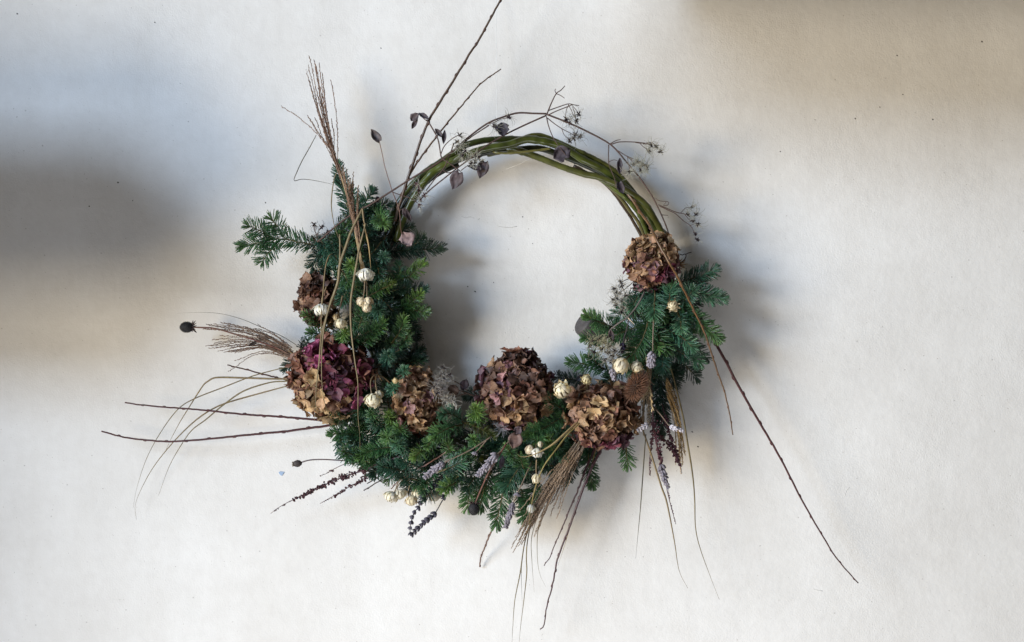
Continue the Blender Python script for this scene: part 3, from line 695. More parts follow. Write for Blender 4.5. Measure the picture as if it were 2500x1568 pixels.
def hydrangea(label, cx, cy, d, rx, ry, rz, rot, nflo, size, colour, seed, skip=None, limit=300):
    """rx, ry, rz: half sizes in px (rz towards the viewer); rot in degrees turns the ellipse in the wall plane"""
    r = random.Random(seed); rx *= 0.86; ry *= 0.86
    c = P(cx, cy, d); root = thing('hydrangea_head', label, 'dried flower', c, 'dried hydrangea heads')
    ca, sa = math.cos(math.radians(rot)), math.sin(math.radians(rot))
    mbc = MB(); mbc.blob(c, (0, -1, 0), rx * K * 0.66, ry * K * 0.66, rz * K * 0.62, 14, 10, 0.12, seed)
    if abs(rot) < 1 or abs(rx - ry) > 0: pass
    ped = MB(); cnt = 0
    ga = math.pi * (3 - 5 ** 0.5)
    slots = []
    N = nflo
    for i in range(N):
        # front of the ball, a little past its rim
        z = 1 - (i + 0.5) / N * 1.28
        z += r.uniform(-0.03, 0.03); z = max(-0.95, min(0.999, z))
        s = math.sqrt(max(0, 1 - z * z)); a = i * ga + r.uniform(-0.2, 0.2)
        slots.append((s * math.cos(a), s * math.sin(a), z))
    for (lx, ly, lz) in slots:
        bump = 1 + r.uniform(-0.13, 0.10)
        ux, uy = lx * rx * bump, ly * ry * bump
        px, py = ux * ca - uy * sa, ux * sa + uy * ca
        if skip and skip(px, py): continue
        pos = np.array([px * K, -lz * rz * K * bump, -py * K])
        nx, ny = lx / rx, ly / ry
        n = norm([(nx * ca - ny * sa), -lz / rz, -(nx * sa + ny * ca)])
        n = norm(n + np.array([r.uniform(-.28, .28) for _ in range(3)]))
        t0 = norm(np.cross(n, (r.uniform(-1, 1), r.uniform(-1, 1), r.uniform(-1, 1)))); t1 = np.cross(n, t0)
        a0 = r.uniform(0, 6.28); base_tilt = math.radians(r.uniform(2, 52))
        fc = colour(lx * ca - ly * sa, lx * sa + ly * ca, r)
        fs = size * r.uniform(0.72, 1.06)
        ped.tube([c + pos * 0.25, c + pos * 0.7 - np.array([0, 0, 0.001]), c + pos * 0.97], [1.0 * K, 0.9 * K, 1.3 * K], 4)
        for k in range(4):
            if cnt >= limit: break
            a = a0 + k * math.pi / 2 + r.uniform(-0.2, 0.2)
            t = math.cos(a) * t0 + math.sin(a) * t1
            al = base_tilt + math.radians(r.uniform(-16, 22))
            yv = math.cos(al) * t + math.sin(al) * n
            zv = -math.sin(al) * t + math.cos(al) * n
            xv = np.cross(yv, zv)
            s = fs * K * r.uniform(0.78, 1.15)
            o = bpy.data.objects.new('petal', PETALS[r.randrange(len(PETALS))])
            COL.objects.link(o); o.parent = root
            M = Matrix(((xv[0] * s, yv[0] * s, zv[0] * s, pos[0]), (xv[1] * s, yv[1] * s, zv[1] * s, pos[1]), (xv[2] * s, yv[2] * s, zv[2] * s, pos[2]), (0, 0, 0, 1)))
            o.matrix_local = M
            j = r.uniform(0.60, 1.30)
            o.color = (fc[0] * j, fc[1] * j * r.uniform(0.92, 1.06), fc[2] * j, 1)
            cnt += 1
    part('core', mbc, M_CORE, root)
    # crumpled inner sepals that fill the gaps, too many and too hidden to pick apart
    inner = MB()
    for i in range(230):
        z = r.uniform(-0.3, 1); sq = math.sqrt(max(0, 1 - z * z)); a = r.uniform(0, 6.283); lx, ly = sq * math.cos(a), sq * math.sin(a)
        k = r.uniform(0.70, 0.86); ux, uy = lx * rx * k, ly * ry * k
        px, py = ux * ca - uy * sa, ux * sa + uy * ca
        n = norm([(lx / rx * ca - ly / ry * sa), -z / rz, -(lx / rx * sa + ly / ry * ca)])
        t = norm(np.cross(n, (r.uniform(-1, 1), r.uniform(-1, 1), r.uniform(-1, 1)))); al = math.radians(r.uniform(10, 80))
        yv = math.cos(al) * t + math.sin(al) * n; zv = -math.sin(al) * t + math.cos(al) * n; xv = np.cross(yv, zv)
        me = PETALS[r.randrange(len(PETALS))]; s = size * K * r.uniform(0.7, 1.0)
        if me.name not in PV:
            co = np.zeros(len(me.vertices) * 3); me.vertices.foreach_get('co', co); PV[me.name] = (co.reshape(-1, 3), [tuple(p.vertices) for p in me.polygons])
        co, fc = PV[me.name]
        inner.add(c + np.array([px * K, -z * rz * K * k, -py * K]) + s * (co[:, :1] * xv + co[:, 1:2] * yv + co[:, 2:] * zv), fc)
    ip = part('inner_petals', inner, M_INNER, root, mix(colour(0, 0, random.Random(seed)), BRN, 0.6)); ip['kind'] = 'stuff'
    st = part('pedicels', ped, M_TWIG, root, (0.13, 0.07, 0.035)); st['kind'] = 'stuff'
    return root

def pick(r, *ws):
    t = r.random() * sum(w for _, w in ws)
    for c, w in ws:
        t -= w
        if t <= 0: return c
    return ws[-1][0]
hydrangea('brown flower head half hidden by a hanging white flower, uppermost left', 776, 733, 5.5, 42, 66, 46, 0, 56, 25,
          lambda x, y, r: pick(r, (BRN, 4), (DBRN, 3), (RUST, 2), (TAN, 1)), 1)
hydrangea('biggest flower head, burgundy and magenta above fading to tan below', 808, 925, 7.5, 97, 99, 80, 0, 75, 33,
          lambda x, y, r: (pick(r, (WINE, 5), (MAG, 3.4), (PLUM, 2), (RUST, 1.4), (TAN, 0.6)) if (y - 0.35 * x) < 0.26 + r.uniform(-.6, .6) else
                           pick(r, (TAN, 4), (GOLD, 3), (BRN, 2), (MAUVE, 1.0), (OLV, 2))) if x > -0.55 or y > 0.2 else pick(r, (RUST, 3), (WINE, 2), (BRN, 2)), 2)
hydrangea('narrow tan flower head beside grey feathery seed heads', 1014, 980, 7.5, 52, 80, 56, -6, 64, 24,
          lambda x, y, r: pick(r, (TAN, 4), (GOLD, 2 + 3 * max(0, y)), (BRN, 2), (MAUVE, 1.6), (RUST, 1)), 3)
hydrangea('brown violet flower head in the middle of the lower band', 1258, 950, 7.5, 88, 90, 74, 10, 75, 32,
          lambda x, y, r: pick(r, (BRN, 3), (DBRN, 2 if y < 0.2 else 0.6), (PLUM, 2), (MAUVE, 3 if x < 0.2 else 1.2), (TAN, 0.8 + 2.4 * max(0, y)), (RUST, 1)), 4)
hydrangea('tan brown flower head with a dark red underside beside the teasel', 1470, 1014, 8, 87, 82, 72, 8, 75, 29,
          lambda x, y, r: pick(r, (TAN, 4), (GOLD, 2), (BRN, 3), (RUST, 1)) if y < 0.58 + r.uniform(-.12, .12) else pick(r, (WINE, 2), (RUST, 3), (BRN, 2), (PLUM, 1)), 5)
hydrangea('flower head at the foot of the canes, tan above and dusky red below', 1592, 642, 8, 62, 67, 56, 0, 66, 26,
          lambda x, y, r: pick(r, (OLV, 3), (TAN, 4), (BRN, 2)) if y < -0.05 + r.uniform(-.25, .25) else pick(r, (MAUVE, 2), (RUST, 1.6), (PLUM, 2.4), (WINE, 1), (TAN, 1.2)), 6)

# ------------------------------------------------------------------ straw flowers
def bract_mesh(th0, th1, wid, flare, seed):
    """a papery bract lying on a unit ball from polar angle th0 (stem side) to th1; local +Z is the flower's axis, spine in the XZ plane"""
    r = random.Random(seed)
    vs, fs = [], []; NU, NV = 6, 3
    for i in range(NU):
        u = i / (NU - 1); th = math.radians(th0 + (th1 - th0) * u)
        rad = 1 + flare * u * u
        w = wid * (0.40 + 0.70 * math.sin(math.pi * (0.12 + 0.72 * u))) * (1 if i < NU - 1 else 0.12)
        for j in range(NV):
            v = j - 1
            rr = rad + 0.025 * (1 - abs(v)) + r.uniform(-.012, .012)
            vs.append((rr * math.sin(th) - 0.05 * abs(v) * (1 - u), v * w * (1 - 0.25 * u), -rr * math.cos(th)))
    top = len(vs)
    vs += [(x * 0.94, y * 0.96, z * 0.94) for x, y, z in vs]
    for i in range(NU - 1):
        for j in range(NV - 1):
            a = i * NV + j
            fs.append((a, a + 1, a + NV + 1, a + NV)); fs.append((top + a, top + a + NV, top + a + NV + 1, top + a + 1))
    me = bpy.data.meshes.new('bract'); me.from_pydata(vs, [], fs)
    me.polygons.foreach_set('use_smooth', np.ones(len(me.polygons), bool)); me.materials.append(M_BRACT); me.update()
    return me
BR_OUT = [bract_mesh(14, 84 + 8 * s, 0.29, 0.13 + 0.11 * s, s) for s in range(3)]
BR_MID = [bract_mesh(38, 124 + 7 * s, 0.28, 0.04 + 0.09 * s, 5 + s) for s in range(3)]
BR_IN = [bract_mesh(72, 166 + 3 * s, 0.23, -0.10 + 0.05 * s, 9 + s) for s in range(3)]
BR_FLARE = [bract_mesh(30, 84 + 5 * s, 0.13, 0.36 + 0.1 * s, 14 + s) for s in range(3)]
BR_LONG = [bract_mesh(20, 122 + 8 * s, 0.15, 0.06 + 0.08 * s, 18 + s) for s in range(3)]
WHITE = (0.94, 0.915, 0.85); CREAM = (0.91, 0.82, 0.63); YEL = (0.82, 0.66, 0.38); BUFF = (0.84, 0.72, 0.54)

def straw(label, cx, cy, d, rad, axis, stem=None, colour=WHITE, kind='globe', seed=0, squash=1.0, stem_r=1.5):
    """axis: direction in the picture plane (x right, y down, towards viewer) from stem to tip"""
    r = random.Random(seed * 7 + 3); rad *= 0.84
    c = P(cx, cy, d); root = thing('straw_flower', label, 'dried flower', c, 'papery straw flowers')
    z = norm([axis[0], -axis[2], -axis[1]])
    x0 = norm(np.cross(z, (0.3, 0.8, 0.5))); y0 = np.cross(z, x0)
    sets = {'globe': ((BR_OUT, 10, 1.03), (BR_MID, 10, 0.97), (BR_IN, 9, 0.90)), 'bud': ((BR_OUT, 8, 1.02), (BR_MID, 9, 0.96), (BR_IN, 8, 0.88)),
            'skirt': ((BR_FLARE, 14, 1.0), (BR_LONG, 20, 1.02), (BR_LONG, 16, 0.92), (BR_IN, 9, 0.82)),
            'ragged': ((BR_FLARE, 8, 1.0), (BR_OUT, 10, 1.02), (BR_MID, 10, 0.97), (BR_IN, 8, 0.90))}[kind]
    for ring, (ms, n, sc) in enumerate(sets):
        for k in range(n):
            a = 2 * math.pi * (k + 0.5 * ring) / n + r.uniform(-.12, .12)
            xv = math.cos(a) * x0 + math.sin(a) * y0; yv = np.cross(z, xv)
            s = rad * K * sc * r.uniform(0.95, 1.05)
            o = bpy.data.objects.new('bract', ms[r.randrange(len(ms))]); COL.objects.link(o); o.parent = root
            q = squash * s
            o.matrix_local = Matrix(((xv[0] * s, yv[0] * s, z[0] * q, 0), (xv[1] * s, yv[1] * s, z[1] * q, 0), (xv[2] * s, yv[2] * s, z[2] * q, 0), (0, 0, 0, 1)))
            j = r.uniform(0.84, 1.06) * (1.0, 0.98, 0.92, 0.9)[min(3, ring)]
            o.color = (min(1, colour[0] * j), min(1, colour[1] * j), min(1, colour[2] * j * r.uniform(0.9, 1.05)), 1)
    mb = MB(); mb.blob(c, z, rad * K * 0.62, rad * K * 0.62, rad * K * 0.7 * squash, 10, 6)
    part('receptacle', mb, M_BRACT, root, mix(colour, (0.4, 0.28, 0.12), 0.5))
    if stem:
        mb = MB(); mb.tube(PP(smooth_path(np.array(stem + [(cx - axis[0] * rad * .5, cy - axis[1] * rad * .5, d - axis[2] * rad * .04)], float), 16)), np.linspace(stem_r, stem_r * 0.85, 16) * K, 6)
        part('stem', mb, M_GRASS, root, (0.22, 0.16, 0.10))
    return root
straw('white straight petalled straw flower hanging down, highest on the left', 893, 672, 14, 19, (0.05, 0.9, 0.2), [(886, 640, 12), (889, 652, 13)], WHITE, 'skirt', 1, 0.95)
straw('pale cream straw bud, left one of the hanging pair', 882, 738, 14, 13, (-0.5, 0.75, 0.3), [(891, 686, 13.4), (889, 715, 13.8)], BUFF, 'globe', 2)
straw('pale cream straw bud, right one of the hanging pair, with a third lobe', 899, 738, 14, 13, (0.5, 0.7, 0.3), [(895, 688, 13.2), (896, 715, 13.6)], BUFF, 'globe', 3)
straw('pale cream straw bud at the bottom under the hanging pair', 896, 753, 14.6, 12, (0.1, 0.9, 0.4), None, BUFF, 'globe', 4)
straw('white straw flower in front of the half hidden brown flower head', 786, 757, 14, 19, (0.1, 0.95, 0.25), [(797, 700, 13), (786, 730, 13.6)], WHITE, 'skirt', 5, 0.9)
straw('small pale bud behind a thin stem, above the nodding cream one', 821, 775, 12.6, 8.5, (0.0, 0.9, 0.3), [(836, 722, 11.6), (829, 752, 12)], BUFF, 'bud', 6, 1.2)
straw('cream nodding straw bud with spread bracts above the yellow green rosette', 831, 791, 13.4, 15, (0.1, 0.9, 0.35), [(838, 730, 11.4), (829, 756, 12.2), (827, 772, 12.8)], (0.82, 0.74, 0.56), 'globe', 7)
straw('round white straw flower on a looped stem, right of the burgundy head', 911, 979, 14, 20, (0.05, 0.65, 0.65), [(953, 936, 9), (934, 920, 10), (916, 916, 11.4), (905, 930, 12.6), (906, 955, 13.4)], (0.92, 0.86, 0.70), 'globe', 8, 0.85)
straw('small cream straw flower tucked behind the round white one', 925, 965, 12.4, 12, (0.6, 0.6, 0.4), [(932, 930, 10), (921, 914, 11), (917, 935, 12)], CREAM, 'globe', 9)
straw('tiny yellowish bud between two blue green needle stars', 965, 929, 12, 7, (0, -0.8, 0.4), None, YEL, 'bud', 10, 1.3)
straw('white straw bud under the stray grass blade', 1311, 1107, 14, 14, (0, 0.95, 0.2), [(1309, 1076, 11), (1309, 1092, 13)], WHITE, 'ragged', 11)
straw('small cream bud left under the stray grass blade', 1293, 1099, 13, 11, (-0.1, 0.95, 0.2), [(1300, 1082, 11)], BUFF, 'bud', 12, 1.25)
straw('tiny cream bud above the stray grass blade', 1319, 1086, 12.6, 7, (0.1, 0.9, 0.3), None, CREAM, 'bud', 13, 1.3)
straw('egg shaped white bud hanging on a straight stem in the lower band', 1310, 1170, 14, 11.5, (0, 0.95, 0.15), [(1310, 1122, 14), (1309, 1145, 14)], (0.84, 0.74, 0.54), 'bud', 14, 1.25)
straw('white bud half hidden behind the big brown plume', 1297, 1243, 8.6, 10, (0, 0.9, 0.2), [(1306, 1190, 9)], WHITE, 'bud', 15, 1.3)
straw('cream straw flower at the upper left of the tan brown flower head', 1372, 951, 13, 21, (-0.25, -0.45, 0.8), [(1392, 975, 9)], CREAM, 'globe', 16, 0.95)
straw('pale yellow ragged straw flower on top of the tan brown flower head', 1432, 926, 13, 12.5, (0.1, -0.5, 0.8), [(1436, 950, 9)], (0.80, 0.70, 0.45), 'ragged', 17)
straw('large cream straw flower under the woolly seed heads', 1516, 894, 13.4, 20, (-0.35, 0.7, 0.5), [(1537, 868, 10), (1530, 876, 11.5)], CREAM, 'globe', 18, 1.1)
straw('round cream straw flower between the large one and the grass plume', 1555, 896, 12.6, 15.5, (0.2, -0.5, 0.8), [(1560, 925, 9)], CREAM, 'globe', 19, 1.0)
straw('small white eyed straw flower with brown bracts under the topmost right head', 1643, 748, 13.4, 13.5, (-0.15, 0.45, 0.85), [(1650, 725, 10)], (0.80, 0.70, 0.52), 'ragged', 20, 0.8)
straw('small cream straw flower half hidden by the flat green frond', 1535, 847, 9.4, 12, (0, 0.3, 0.9), [(1545, 830, 7)], CREAM, 'globe', 21)
straw('left one of two touching cream heads, hanging lower left', 955, 1214, 7, 19, (-0.25, 0.85, 0.3), [(1033, 1148, 6), (1000, 1158, 6.4), (974, 1175, 6.8), (965, 1198, 7)], (0.90, 0.84, 0.70), 'globe', 22, 0.8)
straw('right one of two touching cream heads, hanging lower left', 977, 1208, 6.6, 17, (0.35, 0.8, 0.3), [(1028, 1152, 5.6), (990, 1166, 6), (970, 1190, 6.4)], (0.88, 0.80, 0.65), 'globe', 23, 0.85)
straw('cream head hanging on a thin curved stem left of the dark lavender', 1005, 1224, 7, 15.5, (0.1, 0.9, 0.3), [(993, 1164, 5.4), (1000, 1182, 6), (996, 1208, 6.6)], (0.86, 0.75, 0.56), 'globe', 24, 0.95)
straw('oval cream head above the curved stem one, left of the dark lavender', 1018, 1206, 6.4, 12.5, (0.05, 0.95, 0.2), [(1017, 1172, 5.6)], CREAM, 'bud', 25, 1.35)
straw('pale head behind the dark lavender stems, furthest right of the hanging cream heads', 1062, 1212, 4.6, 17, (0.25, 0.85, 0.2), [(1082, 1180, 4)], (0.70, 0.64, 0.52), 'globe', 26, 0.9)

# ------------------------------------------------------------------ lavender
def whorl_mesh(seed, n=7):
    r = random.Random(seed); mb = MB()
    for k in range(n):
        a = 2 * math.pi * k / n + r.uniform(-.25, .25); el = r.uniform(0.35, 0.75)
        d = np.array([math.sin(el) * math.cos(a), math.sin(el) * math.sin(a), math.cos(el)])
        b = d * np.array([0.25, 0.25, 0]) + np.array([0, 0, r.uniform(-.25, .1)])
        mb.spindle(b, b + d * r.uniform(0.95, 1.2), r.uniform(0.24, 0.30), 6, 0.55, 0.45)
    me = mb.mesh('whorl'); me.materials.append(M_BUD)
    return me
WHORL = [whorl_mesh(s) for s in range(4)]
def lavender(label, stem, spike, colour, size=8.5, n=7, extra=(), gap=1.0, stem_col=(0.20, 0.15, 0.12)):
    root = thing('lavender_sprig', label, 'lavender', P(*(stem or spike)[0]), 'lavender sprigs')
    allp = (stem or []) + spike
    mb = MB(); mb.tube(PP(smooth_path(np.array(allp, float), 20)), np.linspace(1.7, 1.0, 20) * K, 5)
    part('stem', mb, M_GRASS, root, stem_col)
    w = PP(smooth_path(np.array(spike, float), max(2, n)))
    tan = np.gradient(w, axis=0)
    places = [(w[i], tan[i], size * (1.0 - 0.30 * (i / max(1, n - 1)) ** 2)) for i in range(n)]
    for (x, y, d, s) in extra: places.append((P(x, y, d), tan[0], s))
    o0 = root_origin(root)
    for p, t, s in places:
        z = norm(t); x = norm(np.cross(z, (RNG.uniform(-1, 1), RNG.uniform(-1, 1), RNG.uniform(-1, 1)))); y = np.cross(z, x); s *= 1.14 * K * RNG.uniform(0.9, 1.1)
        o = bpy.data.objects.new('whorl', WHORL[RNG.randrange(4)]); COL.objects.link(o); o.parent = root
        q = p - o0
        o.matrix_local = Matrix(((x[0] * s, y[0] * s, z[0] * s, q[0]), (x[1] * s, y[1] * s, z[1] * s, q[1]), (x[2] * s, y[2] * s, z[2] * s, q[2]), (0, 0, 0, 1)))
        j = RNG.uniform(0.85, 1.12); o.color = (colour[0] * j, colour[1] * j, colour[2] * j, 1)
    return root
PALE = (0.27, 0.25, 0.275); GREYL = (0.19, 0.175, 0.195); DARKL = (0.085, 0.08, 0.10); SILV = (0.50, 0.48, 0.50)
lavender('pale lavender head in the lower band, left of two', [(1200, 1066, 12), (1150, 1098, 12.6), (1092, 1126, 13)], [(1084, 1130, 13), (1062, 1146, 13.2), (1040, 1162, 13.4)], PALE, 10.5, 8)
lavender('pale lavender head in the lower band, right of two', [(1244, 1076, 12), (1222, 1102, 13)], [(1213, 1110, 13.4), (1190, 1134, 13.6), (1170, 1158, 13.6)], PALE, 10.5, 9)
lavender('lavender hanging beside the big brown plume with two small buds above', [(1298, 1128, 10), (1275, 1180, 11), (1258, 1216, 11.4)], [(1252, 1232, 11.4), (1245, 1256, 11.4), (1236, 1284, 11)], GREYL, 10, 8, [(1264, 1204, 11.4, 8), (1254, 1228, 11.4, 8)])
lavender('lavender head hanging straight down on the right side', [(1596, 776, 11), (1594, 830, 12)], [(1594, 862, 12.6), (1591, 876, 12.8), (1589, 890, 12.8)], PALE, 12, 5)
lavender('small lavender head under the large cream straw flower', [(1500, 880, 10)], [(1495, 902, 13), (1497, 914, 13.2), (1499, 922, 13)], PALE, 9, 4)
lavender('silvery lavender head lying level right of the tan brown head', [(1590, 1022, 9)], [(1583, 1038, 10.4), (1570, 1044, 10.6), (1560, 1049, 10.6)], SILV, 8, 4)
lavender('silvery lavender head lying level across the straw plume', [(1594, 992, 8), (1614, 1014, 9), (1632, 1038, 9.6)], [(1636, 1040, 9.8), (1650, 1046, 10), (1664, 1051, 10)], SILV, 7.5, 5)
lavender('grey lavender head hanging lowest among the dark red seed spikes', [(1600, 1070, 8), (1608, 1110, 8.4)], [(1614, 1136, 8.6), (1620, 1160, 8.6), (1629, 1186, 8.4)], GREYL, 10.5, 7)
lavender('dark dried lavender bent down to the left tip, with spaced whorls', [(1100, 1135, 6), (1082, 1160, 6.4)], [(1072, 1172, 6.4), (1054, 1190, 6.8), (1035, 1213, 7), (1023, 1237, 7), (1011, 1252, 7), (1003, 1278, 6.8), (1001, 1300, 6.6)], DARKL, 9, 12, stem_col=(0.05, 0.045, 0.05))
lavender('dark dried lavender slanting in from the right to meet the other dark one', [(1108, 1180, 5.4), (1092, 1204, 5.8), (1078, 1226, 6)], [(1063, 1252, 6), (1045, 1268, 6.2), (1027, 1284, 6.4), (1008, 1302, 6.4)], DARKL, 9.5, 8, [(1086, 1212, 5.8, 9)], stem_col=(0.04, 0.036, 0.045))
lavender('tiny single lavender bud on a pale stalk in the lower band', [(1188, 1075, 12.4), (1172, 1094, 12.8)], [(1162, 1104, 13), (1160, 1107, 13)], PALE, 7, 1)
lavender('dark violet lavender bud beneath a branching stem on the right side', [(1536, 776, 10), (1530, 805, 10.6), (1523, 830, 11)], [(1522, 838, 11), (1521, 848, 11), (1520, 856, 11)], (0.08, 0.06, 0.10), 8, 3, stem_col=(0.10, 0.075, 0.08))

# ------------------------------------------------------------------ grass plumes
def strand(pts, rad=0.75, step=4.6, spl=5.4, spr=0.95):
    """one plume strand: a thread with small spikelets along it"""
    L = sum(math.dist(a[:2], b[:2]) for a, b in zip(pts[:-1], pts[1:]))
    n = max(8, int(L / step))
    q = smooth_path(np.array(pts, float), n); w = PP(q); tan = np.gradient(w, axis=0)
    mb = MB(); mb.tube(w, np.linspace(rad, rad * 0.55, n) * K, 4)
    for i in range(max(2, int(n * 0.12)), n):
        t = norm(tan[i]); s = norm(np.cross(t, (RNG.uniform(-1, 1), RNG.uniform(-1, 1), RNG.uniform(-1, 1))))
        d = norm(t + s * 0.34); a = w[i] + s * 0.3 * K
        l = spl * K * RNG.uniform(0.8, 1.25)
        mb.spindle(a, a + d * l, spr * K * RNG.uniform(0.8, 1.2), 3, 0.4, 0.1)
    return mb
def plume(label, stem, strands, colour, origin, group=None, spr=0.95, stem_r=3, stem_col=None):
    root = thing('grass_plume', label, 'grass plume', P(*origin), 'dried grass plumes')
    if stem:
        mb = MB(); mb.tube(PP(smooth_path(np.array(stem, float), 16)), np.linspace(stem_r, stem_r * 0.6, 16) * K, 6)
        part('stem', mb, M_GRASS, root, stem_col or (0.32, 0.23, 0.13))
    for s in strands:
        j = RNG.uniform(0.75, 1.2)
        part('strand', strand(s, spr=spr), M_GRASS, root, tuple(c * j for c in colour))
    return root
def fan(roots, tips, bend, d0, d1, jit=4, copies=1, spread=7):
    """strands that leave the stem at roots and run to the tips, bending by a share of their length"""
    out = []
    for i, (tx, ty) in enumerate(tips):
        for c in range(copies):
            f = (i * copies + c) / max(1, len(tips) * copies - 1)
            k = RNG.uniform(0, len(roots) - 1.001); a = int(k); fr = k - a
            bx = roots[a][0] * (1 - fr) + roots[a + 1][0] * fr + RNG.uniform(-jit, jit); by = roots[a][1] * (1 - fr) + roots[a + 1][1] * fr + RNG.uniform(-jit, jit)
            ex, ey = (tx, ty) if c == 0 else (tx + RNG.uniform(-spread, spread) + (bx - tx) * RNG.uniform(0, .3), ty + RNG.uniform(-spread, spread) + (by - ty) * RNG.uniform(0, .3))
            dx, dy = ex - bx, ey - by
            m = (bx + dx * 0.5 - dy * bend, by + dy * 0.5 + dx * bend)
            out.append([(bx, by, d0 + RNG.uniform(-.6, .6)), (*m, (d0 + d1) / 2 + RNG.uniform(-.6, .6)), (ex, ey, d1 + RNG.uniform(-.8, .8))])
    return out
PURPB = (0.24, 0.15, 0.115)
plume('feathery brown plume standing up at the top left', [(884, 660, 9), (872, 590, 9.4), (858, 520, 9), (842, 460, 8.6), (826, 405, 8)],
      fan([(836, 452), (822, 400), (812, 350)], [(756, 140), (753, 163), (773, 166), (779, 157), (772, 249), (786, 298)], -0.02, 8, 7, 2, 3, 5)
      + fan([(830, 430), (816, 370)], [(809, 200), (810, 294)], 0.03, 8, 7.4, 2, 1)
      + [[(846, 470, 8.4), (822, 390, 8), (772, 325, 7), (730, 288, 6.4), (689, 261, 6)], [(842, 455, 8.4), (812, 374, 8), (775, 322, 7), (753, 285, 6.6)], [(838, 440, 8.4), (805, 365, 8), (775, 320, 7.4), (756, 291, 7)]],
      PURPB, (884, 660, 9), spr=1.15)
plume('second shorter brown plume in front of the upright fir sprig', [(892, 690, 10), (880, 620, 10.4), (870, 560, 10)],
      fan([(878, 600), (872, 560)], [(838, 408), (846, 415), (841, 425), (862, 424), (855, 440), (874, 456)], -0.03, 10.4, 9.4, 3, 4, 5), (0.27, 0.17, 0.12), (892, 690, 10), spr=1.15)
plume('feathery brown plume sweeping out to the left above the burgundy head', [(742, 885, 6), (724, 870, 6.4), (704, 856, 6.8)],
      fan([(722, 872), (704, 846)], [(541, 788), (513, 793), (496, 802), (632, 795), (597, 799), (525, 792)], 0.07, 6.6, 5.6, 5, 3, 9)
      + fan([(724, 878), (702, 862)], [(521, 829), (505, 844), (519, 845), (535, 857), (549, 859), (560, 830)], 0.11, 6.4, 5, 5, 3, 9)
      + fan([(722, 884), (706, 872)], [(577, 880), (560, 906), (642, 863)], 0.16, 6, 4.4, 3, 1)
      , (0.19, 0.125, 0.095), (742, 885, 6), spr=1.0)
plume('big brown plume hanging below the tan brown flower head', [(1440, 1046, 9), (1422, 1074, 9), (1404, 1104, 9)],
      fan([(1426, 1068), (1402, 1100)], [(1255, 1346), (1250, 1335), (1262, 1332), (1270, 1290), (1260, 1310), (1268, 1318), (1285, 1280), (1300, 1260)], 0.03, 9, 7.4, 9, 5, 10)
      + fan([(1430, 1078), (1414, 1104)], [(1345, 1255), (1335, 1240), (1320, 1262), (1310, 1255), (1350, 1225), (1300, 1285)], 0.02, 9, 7.6, 7, 4, 9), (0.29, 0.215, 0.165), (1440, 1046, 9), spr=1.25, stem_r=4)
plume('straw coloured plume hanging beside the teasel', [(1592, 850, 8), (1588, 880, 9), (1584, 905, 9.4)],
      fan([(1592, 868), (1580, 905)], [(1590, 995), (1562, 1033), (1580, 1035), (1572, 1060), (1568, 1015), (1588, 1040)], 0.03, 9.6, 8.6, 5, 3, 5), (0.34, 0.265, 0.19), (1592, 850, 8), spr=1.1)
plume('golden straw plume hanging furthest right beside the dark red seed spikes', [(1624, 880, 6), (1627, 915, 6.6), (1629, 945, 7)],
      fan([(1626, 920), (1630, 975)], [(1673, 1108), (1662, 1154), (1667, 1130), (1670, 1101), (1657, 1009), (1665, 1075), (1660, 1136)], -0.05, 7, 5.6, 3, 3, 5), (0.46, 0.31, 0.15), (1624, 880, 6), spr=1.1, stem_col=(0.14, 0.07, 0.08))

# pale braided ear in front of the teasel
root = thing('grass_ear', 'pale braided grass ear hanging between teasel and straw plume', 'grass ear', P(1578, 872, 11))
mb = strand([(1578, 872, 11), (1582, 920, 11.4), (1588, 955, 11.6), (1593, 998, 11)], 1.6, 4.5, 9, 2.0)
part('ear', mb, M_GRASS, root, (0.46, 0.36, 0.22))

# ------------------------------------------------------------------ single grass blades
def blades(label, width, colour, *pts, fold=0.35):
    q = smooth_path(np.array(pts, float), max(24, len(pts) * 7))
    n = len(q); w = PP(q)
    t = np.linspace(0, 1, n)
    prof = 0.8 * width * K * np.minimum(1, 0.75 + t * 1.2) * np.clip((1 - t) / 0.62, 0.10, 1) ** 0.8
    mb = MB(); mb.blade(w, prof, fold)
    return solo('reed_leaf', mb, M_GRASS, label, 'grass blade', w[0], 'dry grass blades', colour)
BL = (0.22, 0.168, 0.095); BG = (0.18, 0.145, 0.075); BP = (0.205, 0.165, 0.10); BD = (0.085, 0.075, 0.05)
blades('grass blade bent sharply down, shortest of the left ones', 5.6, BL, (728, 926, 7), (716, 926, 6.6), (660, 925, 6), (597, 923, 5.4), (530, 922, 5), (508, 931, 4.8), (494, 944, 4.6), (462, 994, 4), (438, 1033, 3.4), (416, 1075, 2.8), (404, 1102, 2.4))
blades('thin grass blade arching furthest left before hanging down', 3.4, BG, (705, 893, 6), (692, 898, 5.8), (621, 917, 5), (545, 946, 4.4), (474, 974, 4), (434, 1000, 3.6), (394, 1053, 3.2), (359, 1117, 2.6), (335, 1188, 2), (325, 1240, 1.6))
blades('grass blade arching left and ending right of the other hanging tips', 4.4, BG, (728, 926, 6.6), (700, 931, 6.4), (660, 934, 6), (597, 954, 5.4), (549, 986, 5), (502, 1025, 4.6), (470, 1049, 4.4), (446, 1081, 4), (414, 1137, 3.4), (387, 1210, 2.8))
blades('longest left grass blade with its tip hooked at the bottom', 4.4, BL, (724, 938, 5.4), (708, 941, 5.2), (637, 960, 4.6), (553, 984, 4.2), (510, 1004, 4), (470, 1033, 3.8), (422, 1081, 3.4), (375, 1140, 2.8), (343, 1198, 2.2), (330, 1236, 1.8), (333, 1269, 1.4))
